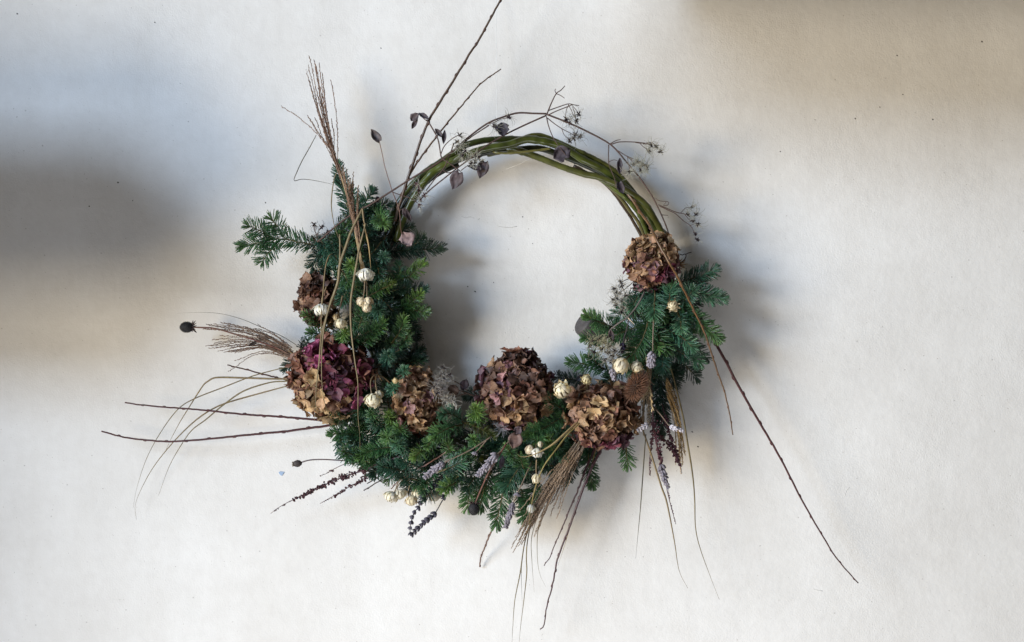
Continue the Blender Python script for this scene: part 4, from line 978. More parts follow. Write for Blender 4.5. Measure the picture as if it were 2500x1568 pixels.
blades('hair thin grass stalk above the left plume', 1.7, BD, (745, 862, 6), (732, 849, 5.8), (690, 822, 5.4), (637, 799, 5), (589, 779, 4.6), (537, 766, 4.2), (490, 763, 4), (432, 765, 3.6))
blades('thin grass blade bowed outside the top left plume', 3.4, BP, (822, 420, 8), (814, 446, 8.4), (809, 498, 9), (815, 545, 9.4), (830, 590, 9.8), (838, 612, 10))
blades('broad grass blade from the plume foot sweeping down across the left side', 8.5, BP, (886, 508, 12), (883, 514, 12.4), (859, 562, 13), (844, 604, 13.6), (830, 646, 14), (825, 689, 14.2), (807, 741, 14.4), (793, 787, 14.6), (785, 820, 14.6), (779, 885, 14.6), (772, 950, 14.6), (768, 1028, 14.4))
blades('grass blade folded over at the top, ending on the burgundy head edge', 6, BP, (829, 572, 12.6), (830, 585, 13), (830, 628, 13.2), (828, 667, 13.6), (822, 704, 14), (804, 750, 14.8), (790, 811, 15), (785, 885, 15), (789, 965, 14.8), (806, 1026, 14.4))
blades('thin grass blade with a bent top left of the broad one', 4.4, BL, (812, 620, 11), (805, 623, 12), (798, 638, 12.6), (793, 667, 13), (788, 726, 14.4), (785, 760, 15), (783, 830, 15), (779, 905, 15))
blades('long grass blade hanging straight down the middle of the left side', 6.4, BP, (893, 545, 12.6), (890, 557, 13), (878, 604, 13.4), (870, 649, 13.6), (861, 702, 14), (856, 747, 14.2), (858, 811, 14.4), (867, 885, 14.8), (874, 938, 15), (874, 1012, 14.6), (878, 1060, 14), (879, 1097, 13.4))
blades('short tan grass blade leading down to the straight petalled white flower', 5.4, (0.34, 0.24, 0.12), (889, 548, 12.6), (893, 566, 12.8), (900, 598, 13), (903, 626, 13), (906, 664, 12.8))
blades('short tan grass blade folded at the foot of the plume', 6, BL, (885, 510, 12.4), (888, 535, 12.6), (893, 562, 12.8))
blades('dark thin blade kinked into a sharp corner at the upper left', 2.6, BD, (772, 330, 6.4), (755, 362, 6.6), (737, 394, 6.8), (725, 420, 7), (718, 441, 7), (735, 438, 7), (756, 439, 7), (793, 446, 7.4), (815, 452, 7.6), (836, 464, 8))
blades('longest right grass blade, lowest tip of the right ones', 5, BG, (1630, 872, 6.6), (1638, 900, 7), (1649, 940, 7), (1667, 1014, 7), (1678, 1078, 6.8), (1691, 1160, 6.4), (1696, 1220, 6), (1698, 1287, 5.4), (1709, 1338, 4.8), (1735, 1410, 3.8), (1756, 1464, 3))
blades('grass blade below the dark red seed spikes, curved at its tip', 5.4, BL, (1566, 1040, 8.6), (1570, 1052, 8.6), (1588, 1104, 8.4), (1615, 1189, 7.6), (1628, 1227, 7.2), (1646, 1319, 6), (1658, 1393, 5), (1679, 1436, 4.2))
blades('thin straight grass blade hanging below the tan brown flower head', 3.4, BD, (1577, 1060, 7), (1575, 1083, 7), (1567, 1194, 6), (1563, 1247, 5.4), (1557, 1310, 4.6), (1552, 1364, 4))
blades('long thin grass blade running off the bottom edge, right one', 3.2, BG, (1300, 1262, 8), (1288, 1320, 7.4), (1285, 1362, 7), (1286, 1399, 6.4), (1279, 1465, 5.4), (1271, 1530, 4.6), (1266, 1590, 4))
blades('long thin grass blade running off the bottom edge, left one', 3.4, BG, (1296, 1270, 8), (1280, 1330, 7.4), (1270, 1399, 6.4), (1257, 1465, 5.4), (1252, 1530, 4.6), (1249, 1590, 4))
blades('hair thin blade curling right beneath the big brown plume', 2.0, BG, (1330, 1235, 8), (1318, 1276, 7.4), (1312, 1309, 7), (1312, 1362, 6.2), (1318, 1402, 5.6), (1333, 1434, 5))
blades('hair thin blade dropping straight beneath the big brown plume', 1.9, BG, (1318, 1245, 8), (1305, 1283, 7.4), (1297, 1322, 7), (1299, 1376, 6), (1304, 1446, 5))
blades('hair thin blade ending between the two longest bottom blades', 1.9, BD, (1292, 1285, 8), (1282, 1322, 7.6), (1273, 1389, 6.8), (1275, 1480, 5.6))
blades('broad stray grass blade curling left over the small white bud', 6.6, (0.38, 0.29, 0.15), (1412, 1030, 11), (1402, 1038, 12), (1376, 1062, 14), (1352, 1083, 15), (1330, 1097, 15.4), (1306, 1109, 15.6), (1285, 1115, 15.4), (1271, 1115, 15), (1264, 1110, 14.8))
blades('narrow olive grass blade slanting down to the egg shaped bud', 4.6, (0.28, 0.23, 0.09), (1416, 1030, 11), (1410, 1038, 12), (1385, 1062, 13), (1359, 1096, 14), (1332, 1132, 14.6), (1318, 1160, 14.6), (1306, 1195, 13.6), (1296, 1240, 12.4), (1290, 1290, 11))
blades('tan grass stem between the dark twigs at the bottom', 3.6, (0.30, 0.22, 0.11), (1458, 1080, 6), (1440, 1150, 6), (1408, 1230, 5.6), (1382, 1320, 5), (1362, 1382, 4.4))
blades('short bent grass stalk crossing the teasel edge', 2.4, BL, (1590, 944, 11.6), (1583, 956, 12.4), (1570, 972, 12.6), (1556, 984, 12))

# ------------------------------------------------------------------ twigs
def twig(label, r0, r1, colours, *pts, node=24, side=None, cat='twig', name='bare_twig'):
    """a bare shoot with small swollen buds; colours = (foot, tip)"""
    q = smooth_path(np.array(pts, float), max(16, len(pts) * 6)); n = len(q)
    q[:, :2] += NR.normal(0, 0.35, (n, 2))
    w = PP(q); L = path_len(w)
    rad = np.linspace(r0, r1, n) * K * 0.86
    root = thing(name, label, cat, w[0])
    mb = MB(); mb.tube(w, rad, 7)
    part('shoot', mb, M_TWIG, root, mix(colours[0], colours[1], 0.5))
    s = node * K * RNG.uniform(0.4, 1); tan = np.gradient(w, axis=0)
    acc = np.concatenate([[0], np.cumsum(np.linalg.norm(np.diff(w, axis=0), axis=1))]); k = 0
    while s < L * 0.985:
        i = int(np.searchsorted(acc, s)); i = min(max(1, i), n - 1)
        f = (s - acc[i - 1]) / (acc[i] - acc[i - 1] + 1e-9); c = w[i - 1] * (1 - f) + w[i] * f
        t = norm(tan[i]); up = norm(np.cross(t, (0, -1, 0))) * (1 if k % 2 else -1)
        rr = rad[i]
        bm = MB(); bm.spindle(c + up * rr * 0.75 - t * rr * 0.8, c + up * rr * 1.15 + t * (rr * 1.6 + 3.6 * K), rr * 0.62 + 0.45 * K, 6, 0.4, 0.2)
        part('bud', bm, M_TWIG, root, mix(colours[1], (0.10, 0.05, 0.04), 0.4))
        s += node * K * RNG.uniform(0.8, 1.3); k += 1
    return root
DR = (0.060, 0.018, 0.020); DB = (0.075, 0.038, 0.026); DP = (0.060, 0.028, 0.036)
twig('dark red twig pointing left under the burgundy head, upper of two', 3.6, 2.0, (DR, DR), (850, 1034, 4.4), (810, 1030, 4.8), (771, 1025, 5), (676, 1017, 5), (597, 1012, 5), (541, 1006, 5), (458, 998, 4.8), (398, 994, 4.6), (339, 988, 4.4), (305, 983, 4.2), node=46)
twig('dark red twig pointing left under the burgundy head, lower and longer of two', 3.8, 2.2, (DR, DR), (850, 1032, 4), (807, 1038, 4.4), (716, 1051, 4.8), (597, 1063, 5), (498, 1073, 5), (418, 1078, 4.8), (359, 1075, 4.6), (299, 1067, 4.4), (248, 1053, 4.2), node=50)
twig('short dark twig crossing the grass blades left of the burgundy head', 2.4, 1.8, (DB, DB), (720, 932, 4), (690, 926, 4), (621, 908, 4), (590, 900, 4), (555, 891, 4), node=30)
twig('long dark twig slanting down to the lower right corner', 4.6, 1.6, ((0.06, 0.022, 0.024), (0.06, 0.018, 0.020)), (1700, 760, 3), (1744, 833, 4.4), (1799, 935, 5), (1841, 1009, 5.2), (1906, 1120, 5.2), (1961, 1227, 5), (2035, 1352, 4.6), (2095, 1424, 4.2), node=44)
twig('orange brown twig bowing down in front of the right side', 4.2, 1.5, ((0.10, 0.065, 0.016), (0.12, 0.05, 0.022)), (1528, 466, 6.4), (1548, 494, 7.2), (1567, 524, 9), (1588, 553, 12), (1601, 582, 14.4), (1633, 640, 15.6), (1652, 672, 15.4), (1683, 735, 15), (1718, 807, 14), (1731, 844, 13), (1750, 903, 11.4), (1769, 958, 10), (1781, 1009, 8.6), (1789, 1062, 7.4), node=40)
twig('longest upright twig rising off the top edge of the picture', 4.2, 2.6, ((0.085, 0.06, 0.032), (0.06, 0.03, 0.024)), (965, 540, 6), (978, 492, 7), (1002, 417, 7.6), (1042, 306, 8), (1073, 251, 8), (1113, 187, 8), (1150, 126, 8), (1168, 100, 8), (1222, 0, 8), (1240, -34, 8), node=40)
twig('thinner upright twig ending below the one that leaves the top edge', 3.2, 1.6, ((0.10, 0.07, 0.035), (0.075, 0.036, 0.032)), (975, 500, 6.6), (990, 450, 7), (1004, 420, 7.4), (1034, 375, 7.6), (1073, 325, 7.6), (1113, 275, 7.4), (1153, 227, 7.2), (1179, 200, 7), (1223, 169, 6.8), node=36)
twig('long dark twig reaching down near the bottom edge, forked at its tip', 4, 1.6, (DP, DP), (1476, 1070, 5.4), (1463, 1105, 6), (1441, 1150, 6.4), (1415, 1216, 6.6), (1392, 1283, 6.4), (1362, 1362, 6), (1352, 1415, 5.6), (1335, 1482, 5), (1329, 1525, 4.6), (1319, 1537, 4.4), node=34)
twig('shorter dark twig left of the one that nears the bottom edge', 3.2, 1.2, (DP, DP), (1462, 1070, 5.6), (1448, 1105, 6), (1428, 1150, 6.2), (1410, 1200, 6.2), (1395, 1233, 6), (1375, 1283, 5.8), (1352, 1336, 5.4), (1342, 1362, 5), (1328, 1381, 4.6), node=30)
twig('small twig under the lowest fir tip whose end touches the wall', 2.8, 1.8, ((0.15, 0.085, 0.06), DB), (1214, 1262, 4.6), (1207, 1281, 4), (1193, 1312, 3), (1184, 1335, 2.2), (1174, 1362, 1.2), (1171, 1384, 0.5), node=28)
twig('thin black stalk below the dark seed spikes, upper of two', 1.9, 1.6, ((0.03, 0.02, 0.025),) * 2, (1030, 1108, 5.4), (1011, 1120, 5.4), (951, 1148, 5), (897, 1181, 4.4), node=40)
twig('thin black stalk below the dark seed spikes, lower of two', 1.9, 1.6, ((0.03, 0.02, 0.025),) * 2, (1026, 1112, 5), (1005, 1124, 5), (951, 1159, 4.6), (888, 1198, 4), node=44)
twig('tiny hooked black twig between the stalks and the cream heads', 1.7, 1.2, ((0.03, 0.02, 0.025),) * 2, (919, 1166, 4.6), (929, 1175, 4.4), (942, 1182, 4.2), (945, 1188, 4), node=20)
twig('thin reddish stem curving down to the hanging cream heads', 2.2, 1.4, ((0.14, 0.06, 0.045), (0.12, 0.07, 0.06)), (1110, 1085, 10), (1080, 1110, 9.6), (1045, 1132, 8), (1010, 1150, 7), (978, 1170, 6.4), (955, 1194, 6), node=30)

# ------------------------------------------------------------------ withered leaves
def leaf_mb(base, tip, width, cup=0.3, curl=0.25, seed=0, heart=True, ragged=0.0, face=(0, -1, 0.2)):
    """a leaf from base (stalk) to tip, both world points, with real curl and a little thickness"""
    r = random.Random(seed); base = np.asarray(base); tip = np.asarray(tip)
    y = tip - base; L = np.linalg.norm(y); y = y / L
    x = norm(np.cross(y, face)); z = np.cross(x, y)
    NU, NV = 8, 7; vs = []
    for i in range(NU):
        u = i / (NU - 1)
        w = (math.sin(math.pi * (u * 0.93 + 0.07)) ** 0.75 * (1.18 - 0.55 * u) if heart else math.sin(math.pi * min(1, u * 0.96 + 0.04)) ** 0.9) * width / 2
        for j in range(NV):
            v = j / (NV - 1) * 2 - 1
            back = -0.14 * L * abs(v) ** 1.5 * (1 - u) ** 3 if heart else 0
            zz = cup * w * (v * v) + curl * L * (u - 0.4) ** 2 + L * 0.05 * math.sin(7 * u + 5 * v + seed) * (0.4 + abs(v))
            k = 1 + ragged * r.uniform(-1, 1) * abs(v)
            vs.append(base + x * v * w * k + y * (u * L + back) + z * zz)
    vs = np.array(vs); n = len(vs); allv = np.vstack([vs, vs - z * 0.0004])
    fs = []
    for i in range(NU - 1):
        for j in range(NV - 1):
            a = i * NV + j
            fs.append((a, a + 1, a + NV + 1, a + NV)); fs.append((n + a, n + a + NV, n + a + NV + 1, n + a + 1))
    rim = [j for j in range(NV)] + [i * NV + NV - 1 for i in range(1, NU)] + [(NU - 1) * NV + j for j in range(NV - 2, -1, -1)] + [i * NV for i in range(NU - 2, 0, -1)]
    for a, b in zip(rim, rim[1:] + rim[:1]):
        fs.append((b, a, n + a, n + b))
    mb = MB(); mb.add(allv, fs)
    return mb
DL = (0.050, 0.040, 0.050); DLB = (0.065, 0.048, 0.050)

# ------------------------------------------------------------------ clematis vines
def vine(label, origin):
    return thing('clematis_vine', label, 'vine', P(*origin))
def vstem(root, r0, r1, *pts, col=(0.075, 0.045, 0.038), name='stem'):
    q = smooth_path(np.array(pts, float), max(10, len(pts) * 6))
    mb = MB(); mb.tube(PP(q), np.linspace(r0, r1, len(q)) * K, 6)
    return part(name, mb, M_VINE, root, col)
SH = [0]
def seedhead(root, x, y, d, size=9, hairs=14, hl=26, hair=(0.42, 0.40, 0.35), curly=1.0, col=(0.020, 0.010, 0.013)):
    SH[0] += 1
    r = random.Random(500 + SH[0]); c = P(x, y, d)
    mb = MB()
    dirs = []
    for k in range(9):
        v = norm([r.uniform(-1, 1), r.uniform(-1, 0.3), r.uniform(-1, 1)]); dirs.append(v)
        mb.spindle(c, c + v * size * K * r.uniform(0.65, 1.1), 1.5 * K, 4, 0.5, 0.2)
    mb.blob(c, (0, 0, 1), 3.0 * K, 3.0 * K, 3.0 * K, 6, 4)
    sh = part('seed_head', mb, M_SEED, root, col)
    hb = MB()
    for k in range(hairs):
        v = norm(np.array(dirs[k % 9]) * 0.8 + np.array([r.uniform(-1, 1), r.uniform(-.8, .5), r.uniform(-1, 1)]) * 0.7)
        s = norm(np.cross(v, (r.uniform(-1, 1), r.uniform(-1, 1), r.uniform(-1, 1))))
        L = hl * K * r.uniform(0.55, 1.1); cu = curly * r.uniform(0.5, 1.7)
        pts = []; p = c + v * 3 * K; hd = v.copy()
        for i in range(9):
            pts.append(p.copy()); ang = cu * i / 8 * 0.75
            hd = norm(hd + s * ang * 0.62); p = p + hd * L / 8
        hb.tube(pts, np.linspace(0.50, 0.30, 9) * K, 3, False)
    h = part('plumes', hb, M_HAIR, sh, hair); h['kind'] = 'stuff'
    return sh
def vleaf(root, bx, by, bd, tx, ty, td, w, col=DL, **k):
    return part('leaf', leaf_mb(P(bx, by, bd), P(tx, ty, td), w * K, **k), M_LEAF, root, col)

# main vine over the top of the hoop
v = vine('longest clematis vine, arching above the hoop with feathery seed heads', (785, 583, 8))
vstem(v, 2.3, 2.3, (775, 590, 8), (785, 583, 8.4), (816, 556, 8.6), (848, 531, 8.8), (885, 509, 9.4), (900, 502, 9.6), (956, 467, 10), (1006, 435, 10), (1069, 398, 10), (1112, 364, 9.6), (1138, 340, 9.4), (1188, 303, 9), (1231, 285, 8.6), (1265, 276, 8.4), (1300, 277, 8.4), (1334, 278, 8.4))
vstem(v, 2.4, 1.6, (1334, 279, 8.4), (1380, 297, 8.4), (1429, 319, 8.2), (1490, 353, 8), (1527, 393, 8), (1562, 435, 8), (1586, 470, 8), (1604, 502, 8), (1625, 549, 7.6), (1637, 586, 7.2), (1642, 606, 7))
vstem(v, 2.1, 1.6, (1334, 282, 8.4), (1276, 308, 8.8), (1228, 332, 9.2), (1180, 361, 9.6), (1154, 383, 9.8), (1112, 414, 10), (1048, 465, 10.2), (1040, 474, 10))
vstem(v, 1.7, 1.3, (1194, 306, 9), (1160, 328, 9.2), (1133, 348, 9.2))
vstem(v, 1.6, 1.0, (1336, 277, 8.4), (1347, 250, 8), (1358, 229, 7.8), (1370, 220, 7.6), (1379, 210, 7.4))
vstem(v, 1.1, 0.8, (1358, 229, 7.8), (1355, 222, 7.8), (1356, 217, 7.8), name='tendril'); vstem(v, 1.1, 0.8, (1358, 229, 7.8), (1368, 233, 7.8), (1378, 240, 7.8), name='tendril')
vstem(v, 1.4, 1.0, (1337, 271, 8.4), (1362, 262, 8), (1387, 254, 7.8), (1400, 256, 7.8), (1414, 258, 7.8))
vstem(v, 1.5, 1.1, (1338, 281, 8.6), (1362, 270, 8.8), (1385, 261, 9), (1398, 255, 9))
for pts in (((1387, 254), (1396, 272), (1402, 286)), ((1395, 256), (1406, 268), (1413, 278)), ((1389, 256), (1383, 268), (1381, 284)), ((1398, 262), (1404, 280), (1407, 294))):
    vstem(v, 0.9, 0.7, *[(a, b, 8) for a, b in pts], name='tendril')
for x, y, s in ((1383, 291, 8), (1413, 279, 8), (1407, 295, 8), (1392, 302, 6)):
    seedhead(v, x, y, 8.2, s + 2, 13, 28, (0.33, 0.31, 0.27))
vstem(v, 1.4, 0.9, (1336, 288, 8.4), (1352, 301, 8.4), (1371, 314, 8.4), (1388, 323, 8.4), (1403, 331, 8.4))
vstem(v, 0.9, 0.7, (1371, 314, 8.4), (1378, 330, 8.4), (1391, 341, 8.4), name='tendril')
for x, y in ((1405, 329), (1416, 334), (1392, 345), (1400, 338)):
    seedhead(v, x, y, 8.4, 9, 12, 26, (0.33, 0.31, 0.27))
vstem(v, 1.4, 0.9, (1334, 285, 8.4), (1340, 310, 8.8), (1351, 337, 9.4), (1368, 362, 9.8), (1387, 386, 9.8))
vleaf(v, 1392, 366, 9.8, 1352, 388, 9.4, 40, DL, seed=3, heart=False, ragged=0.35, cup=0.6)
vstem(v, 1.4, 0.9, (1489, 352, 8), (1503, 344, 8), (1515, 341, 8), name='tendril'); vstem(v, 1.5, 1.0, (1492, 353, 8), (1512, 347, 8), (1546, 347, 8), (1570, 349, 8), (1588, 352, 8))
for pts in (((1550, 348), (1572, 352), (1590, 354)), ((1562, 350), (1570, 358), (1582, 367)), ((1570, 351), (1590, 348), (1602, 356))):
    vstem(v, 0.9, 0.7, *[(a, b, 8) for a, b in pts], name='tendril')
for x, y in ((1590, 355), (1583, 369), (1603, 358), (1612, 371)):
    seedhead(v, x, y, 8, 8, 18, 24, (0.46, 0.44, 0.36), 1.4)
vstem(v, 1.3, 0.9, (1501, 364, 8), (1518, 374, 8.2), (1533, 384, 8.4), (1545, 396, 8.6))
for pts in (((1528, 380), (1545, 388), (1560, 392)), ((1532, 384), (1534, 400), (1538, 417)), ((1534, 385), (1546, 392), (1556, 396))):
    vstem(v, 0.9, 0.7, *[(a, b, 8.6) for a, b in pts], name='tendril')
for x, y in ((1546, 403), (1538, 419), (1558, 396), (1570, 402), (1580, 410), (1564, 416)):
    seedhead(v, x, y, 8.8, 8, 30, 27, (0.50, 0.48, 0.40), 1.5)
vstem(v, 1.3, 0.8, (1486, 354, 8), (1486, 396, 8.4), (1493, 418, 8.8), (1501, 438, 9), (1504, 460, 9.2))
vstem(v, 0.9, 0.7, (1487, 395, 8.4), (1497, 391, 8.4), (1507, 392, 8.4), name='tendril')
vleaf(v, 1513, 386, 8.6, 1512, 426, 8.2, 14, DL, seed=6, heart=False, cup=1.0, ragged=0.2); vleaf(v, 1512, 446, 9.2, 1520, 474, 8.8, 22, DL, seed=8, cup=0.6, ragged=0.25)
vstem(v, 1.4, 0.9, (1607, 500, 8), (1628, 509, 8), (1650, 518, 7.8), (1668, 522, 7.6), (1684, 526, 7.6)); vstem(v, 1.3, 0.8, (1610, 503, 8), (1630, 513, 8), (1649, 522, 8), (1667, 538, 7.8), (1686, 552, 7.6), (1696, 570, 7.4))
vstem(v, 1.0, 0.8, (1600, 485, 8), (1612, 491, 8.2), (1631, 493, 8.2), (1630, 501, 8.2), (1620, 502, 8.2), (1626, 494, 8.4), name='tendril'); vstem(v, 1, 0.8, (1616, 525, 7.8), (1631, 526, 7.6), name='tendril')
for pts in (((1662, 520), (1674, 508), (1686, 507)), ((1672, 524), (1682, 536), (1690, 540)), ((1684, 552), (1696, 546), (1702, 548)), ((1690, 556), (1692, 562), (1698, 572))):
    vstem(v, 0.9, 0.7, *[(a, b, 7.6) for a, b in pts], name='tendril')
for x, y, h in ((1690, 506, 22), (1680, 525, 14), (1699, 524, 20), (1692, 541, 10), (1703, 548, 12), (1697, 571, 4), (1702, 585, 3)):
    seedhead(v, x, y, 7.6, 8, h, 27, (0.44, 0.42, 0.36), 1.0)
# heads and leaves where the vine crosses the hoop on the left
vstem(v, 1.2, 0.8, (1188, 303, 9), (1204, 300, 9.4), (1222, 292, 9.6), (1240, 287, 9.6), name='tendril')
for x, y, h in ((1243, 286, 12), (1206, 309, 14), (1213, 312, 10)):
    seedhead(v, x, y, 9.6, 9, h, 25, (0.32, 0.31, 0.27))
vleaf(v, 1226, 300, 9.4, 1228, 334, 9.8, 34, (0.042, 0.036, 0.048), seed=11, heart=False, cup=0.5, ragged=0.25)

v = vine('dark vine with curled and heart shaped leaves on the left shoulder of the hoop', (1051, 303, 8.6))
vstem(v, 1.8, 1.3, (1042, 292, 8.4), (1051, 306, 8.6), (1069, 340, 9), (1077, 383, 9.6), (1083, 390, 10), (1096, 398, 10.4), (1122, 417, 10.6))
vstem(v, 1.4, 1.0, (1049, 300, 8.6), (1036, 291, 8.4), (1024, 280, 8.2)); vstem(v, 1.2, 0.9, (1076, 378, 9.6), (1082, 362, 9.6), (1090, 351, 9.6), (1105, 338, 9.6), (1120, 330, 9.6))
vleaf(v, 1022, 277, 8.2, 1048, 292, 8.6, 12, DL, seed=21, heart=False, cup=0.9, ragged=0.15); vleaf(v, 1022, 278, 8.2, 1004, 296, 7.8, 20, DLB, seed=22, heart=False, cup=0.7, ragged=0.2)
vleaf(v, 1020, 288, 8, 1007, 315, 7.6, 12, DLB, seed=23, heart=False, cup=0.9, curl=0.6)
vleaf(v, 1062, 315, 8.8, 1081, 337, 8.8, 12, DLB, seed=24, heart=False, cup=0.8); vleaf(v, 1086, 318, 9, 1083, 353, 8.8, 11, DL, seed=25, heart=False, cup=1.0, curl=0.5)
for x, y, h, c in ((1122, 331, 14, (0.32, 0.31, 0.28)), (1116, 346, 8, (0.5, 0.48, 0.42)), (1120, 357, 26, (0.52, 0.50, 0.44)), (1136, 368, 26, (0.55, 0.53, 0.46)), (1128, 379, 18, (0.52, 0.5, 0.42))):
    seedhead(v, x, y, 10, 9, h, 28, c, 1.2)
vstem(v, 1.1, 0.8, (1125, 417, 10.6), (1133, 411, 10.6), (1143, 405, 10.6), (1156, 409, 10.4)); vstem(v, 0.9, 0.7, (1122, 417, 10.6), (1126, 422, 10.6), (1122, 424, 10.6), name='tendril')
for x, y, h in ((1152, 398, 16), (1160, 392, 24), (1168, 385, 22)):
    seedhead(v, x, y, 10.6, 10, h, 28, (0.52, 0.5, 0.43), 1.2)
vleaf(v, 1122, 422, 10.6, 1105, 462, 9.8, 34, (0.065, 0.048, 0.054), seed=31, cup=0.25); vleaf(v, 1184, 396, 10.2, 1171, 436, 9.8, 30, (0.055, 0.040, 0.046), seed=32, cup=0.4)
vleaf(v, 1140, 405, 10.6, 1178, 416, 10.4, 12, DL, seed=33, heart=False, cup=0.8)
vstem(v, 1.6, 1.2, (1108, 350, 9), (1096, 385, 9.4), (1083, 412, 9.6), (1062, 437, 9.6), (1040, 466, 9.4)); vstem(v, 1.4, 1.2, (1080, 415, 9.6), (1092, 422, 9.6), (1104, 420, 9.6))

v = vine('thin vine stalk, one curled leaf on top and a pinkish grey leaf below', (979, 562, 9))
vstem(v, 1.2, 0.9, (983, 572, 10), (979, 562, 10), (975, 515, 10), (966, 488, 10), (957, 465, 10), (940, 409, 9.4), (934, 380, 9), (926, 345, 8.6), col=(0.16, 0.09, 0.07))
vleaf(v, 927, 346, 8.6, 907, 320, 8, 22, (0.085, 0.07, 0.07), seed=41, cup=0.8, curl=0.8)
vleaf(v, 984, 568, 10, 1004, 603, 10.6, 36, (0.25, 0.18, 0.175), seed=42, heart=False, ragged=0.25, cup=0.3)
vstem(v, 1.2, 0.8, (957, 469, 10), (980, 477, 10), (1006, 486, 10), (1026, 502, 10))
for x, y, h in ((1018, 450, 14), (1024, 464, 20), (1036, 478, 22), (1028, 486, 18), (1023, 501, 12)):
    seedhead(v, x, y, 10, 10, h, 25, (0.52, 0.51, 0.47), 1.1, (0.06, 0.02, 0.025))
vstem(v, 1.1, 0.8, (975, 515, 10), (982, 511, 10), (988, 509, 10)); vleaf(v, 985, 508, 10, 998, 534, 9.6, 18, DLB, seed=43, heart=False); vleaf(v, 992, 514, 10, 1003, 542, 9.4, 12, DLB, seed=44, heart=False, cup=0.9)

v = vine('small dark vine end with curled seed heads above the left-pointing fir branch', (775, 580, 7))
vstem(v, 1.2, 0.8, (775, 582, 7.4), (773, 574, 7.4), (768, 562, 7.4), (767, 552, 7.4)); vstem(v, 0.9, 0.7, (774, 573, 7.4), (782, 574, 7.6), (795, 570, 7.8), name='tendril'); vstem(v, 0.9, 0.7, (774, 573, 7.4), (779, 562, 7.6), (785, 555, 7.6), name='tendril')
for x, y, h in ((767, 548, 12), (785, 556, 3), (800, 566, 9)):
    seedhead(v, x, y, 7.6, 9, h, 22, (0.14, 0.12, 0.12), 1.9)

v = vine('forking grey vine stem with fluffy seed heads on the upper inner right side', (1570, 716, 11))
vstem(v, 2.0, 1.8, (1574, 712, 11), (1570, 720, 11.6), (1554, 749, 12), (1532, 775, 12.4), (1512, 788, 12.2), (1493, 803, 11.6), (1486, 812, 11), col=(0.10, 0.085, 0.08))
vstem(v, 1.5, 1.2, (1533, 776, 12.4), (1541, 784, 12.6), (1548, 792, 12.6), col=(0.42, 0.36, 0.28)); vstem(v, 1.3, 0.8, (1550, 680, 9), (1532, 682, 9), (1517, 690, 9), (1508, 700, 9)); vstem(v, 1.1, 0.8, (1545, 690, 9), (1528, 704, 9), (1508, 720, 9))
for x, y, h in ((1516, 690, 10), (1499, 704, 20), (1518, 700, 22), (1508, 716, 24), (1497, 732, 22), (1517, 734, 24), (1503, 745, 20), (1523, 752, 24), (1516, 762, 20), (1530, 722, 20), (1506, 728, 20)):
    seedhead(v, x, y, 9.6, 9, h, 26, (0.46, 0.44, 0.39), 1.2)
v = vine('woolly tangle of yellowish seed hairs under the grey peg', (1470, 830, 12))
vstem(v, 1.3, 0.9, (1490, 804, 11), (1484, 822, 11.6), (1478, 840, 12), (1476, 860, 12))
for x, y, h, c in ((1440, 846, 12, (0.3, 0.28, 0.22)), (1449, 860, 12, (0.3, 0.28, 0.22)), (1446, 832, 26, (0.42, 0.39, 0.26)), (1462, 830, 40, (0.45, 0.42, 0.28)), (1476, 838, 44, (0.45, 0.42, 0.28)), (1488, 846, 36, (0.40, 0.36, 0.26)), (1470, 852, 40, (0.42, 0.38, 0.26)),
                   (1484, 862, 32, (0.36, 0.33, 0.27)), (1496, 868, 30, (0.34, 0.31, 0.27)), (1478, 878, 30, (0.45, 0.43, 0.38)), (1492, 884, 26, (0.40, 0.38, 0.34)), (1502, 858, 20, (0.25, 0.22, 0.2))):
    seedhead(v, x, y, 12.4, 8, h, 24, c, 1.9)
v = vine('grey curly seed heads between the narrow tan and the brown violet flower heads', (1165, 975, 8))
vstem(v, 1.6, 1.1, (1172, 972, 7.6), (1150, 964, 8), (1135, 958, 8.4), (1118, 952, 9), (1100, 940, 9.6)); vstem(v, 1.4, 0.9, (1142, 955, 8), (1122, 938, 8.6), (1105, 928, 9.4), (1090, 915, 10)); vstem(v, 1.2, 0.9, (1140, 960, 8), (1120, 966, 8.4), (1100, 972, 9.4))
for x, y, h, c in ((1083, 898, 14, (0.30, 0.29, 0.28)), (1100, 915, 14, (0.28, 0.27, 0.26)), (1078, 915, 26, (0.38, 0.36, 0.33)), (1072, 930, 26, (0.38, 0.35, 0.33)), (1086, 926, 22, (0.34, 0.32, 0.31)), (1060, 944, 22, (0.42, 0.38, 0.35)), (1068, 960, 22, (0.42, 0.38, 0.35)),
                   (1092, 974, 34, (0.56, 0.53, 0.48)), (1104, 980, 26, (0.56, 0.53, 0.48)), (1080, 948, 20, (0.25, 0.22, 0.22))):
    seedhead(v, x, y, 11, 9, h, 26, c, 1.7)
vleaf(v, 1128, 953, 8.4, 1140, 926, 8.2, 22, (0.055, 0.038, 0.05), seed=51, heart=False, cup=0.4); vleaf(v, 1118, 962, 9, 1092, 942, 9.4, 26, (0.12, 0.08, 0.06), seed=52, heart=False, cup=0.5)
seedhead(v, 1222, 1046, 13, 7, 30, 24, (0.30, 0.30, 0.33), 1.8)
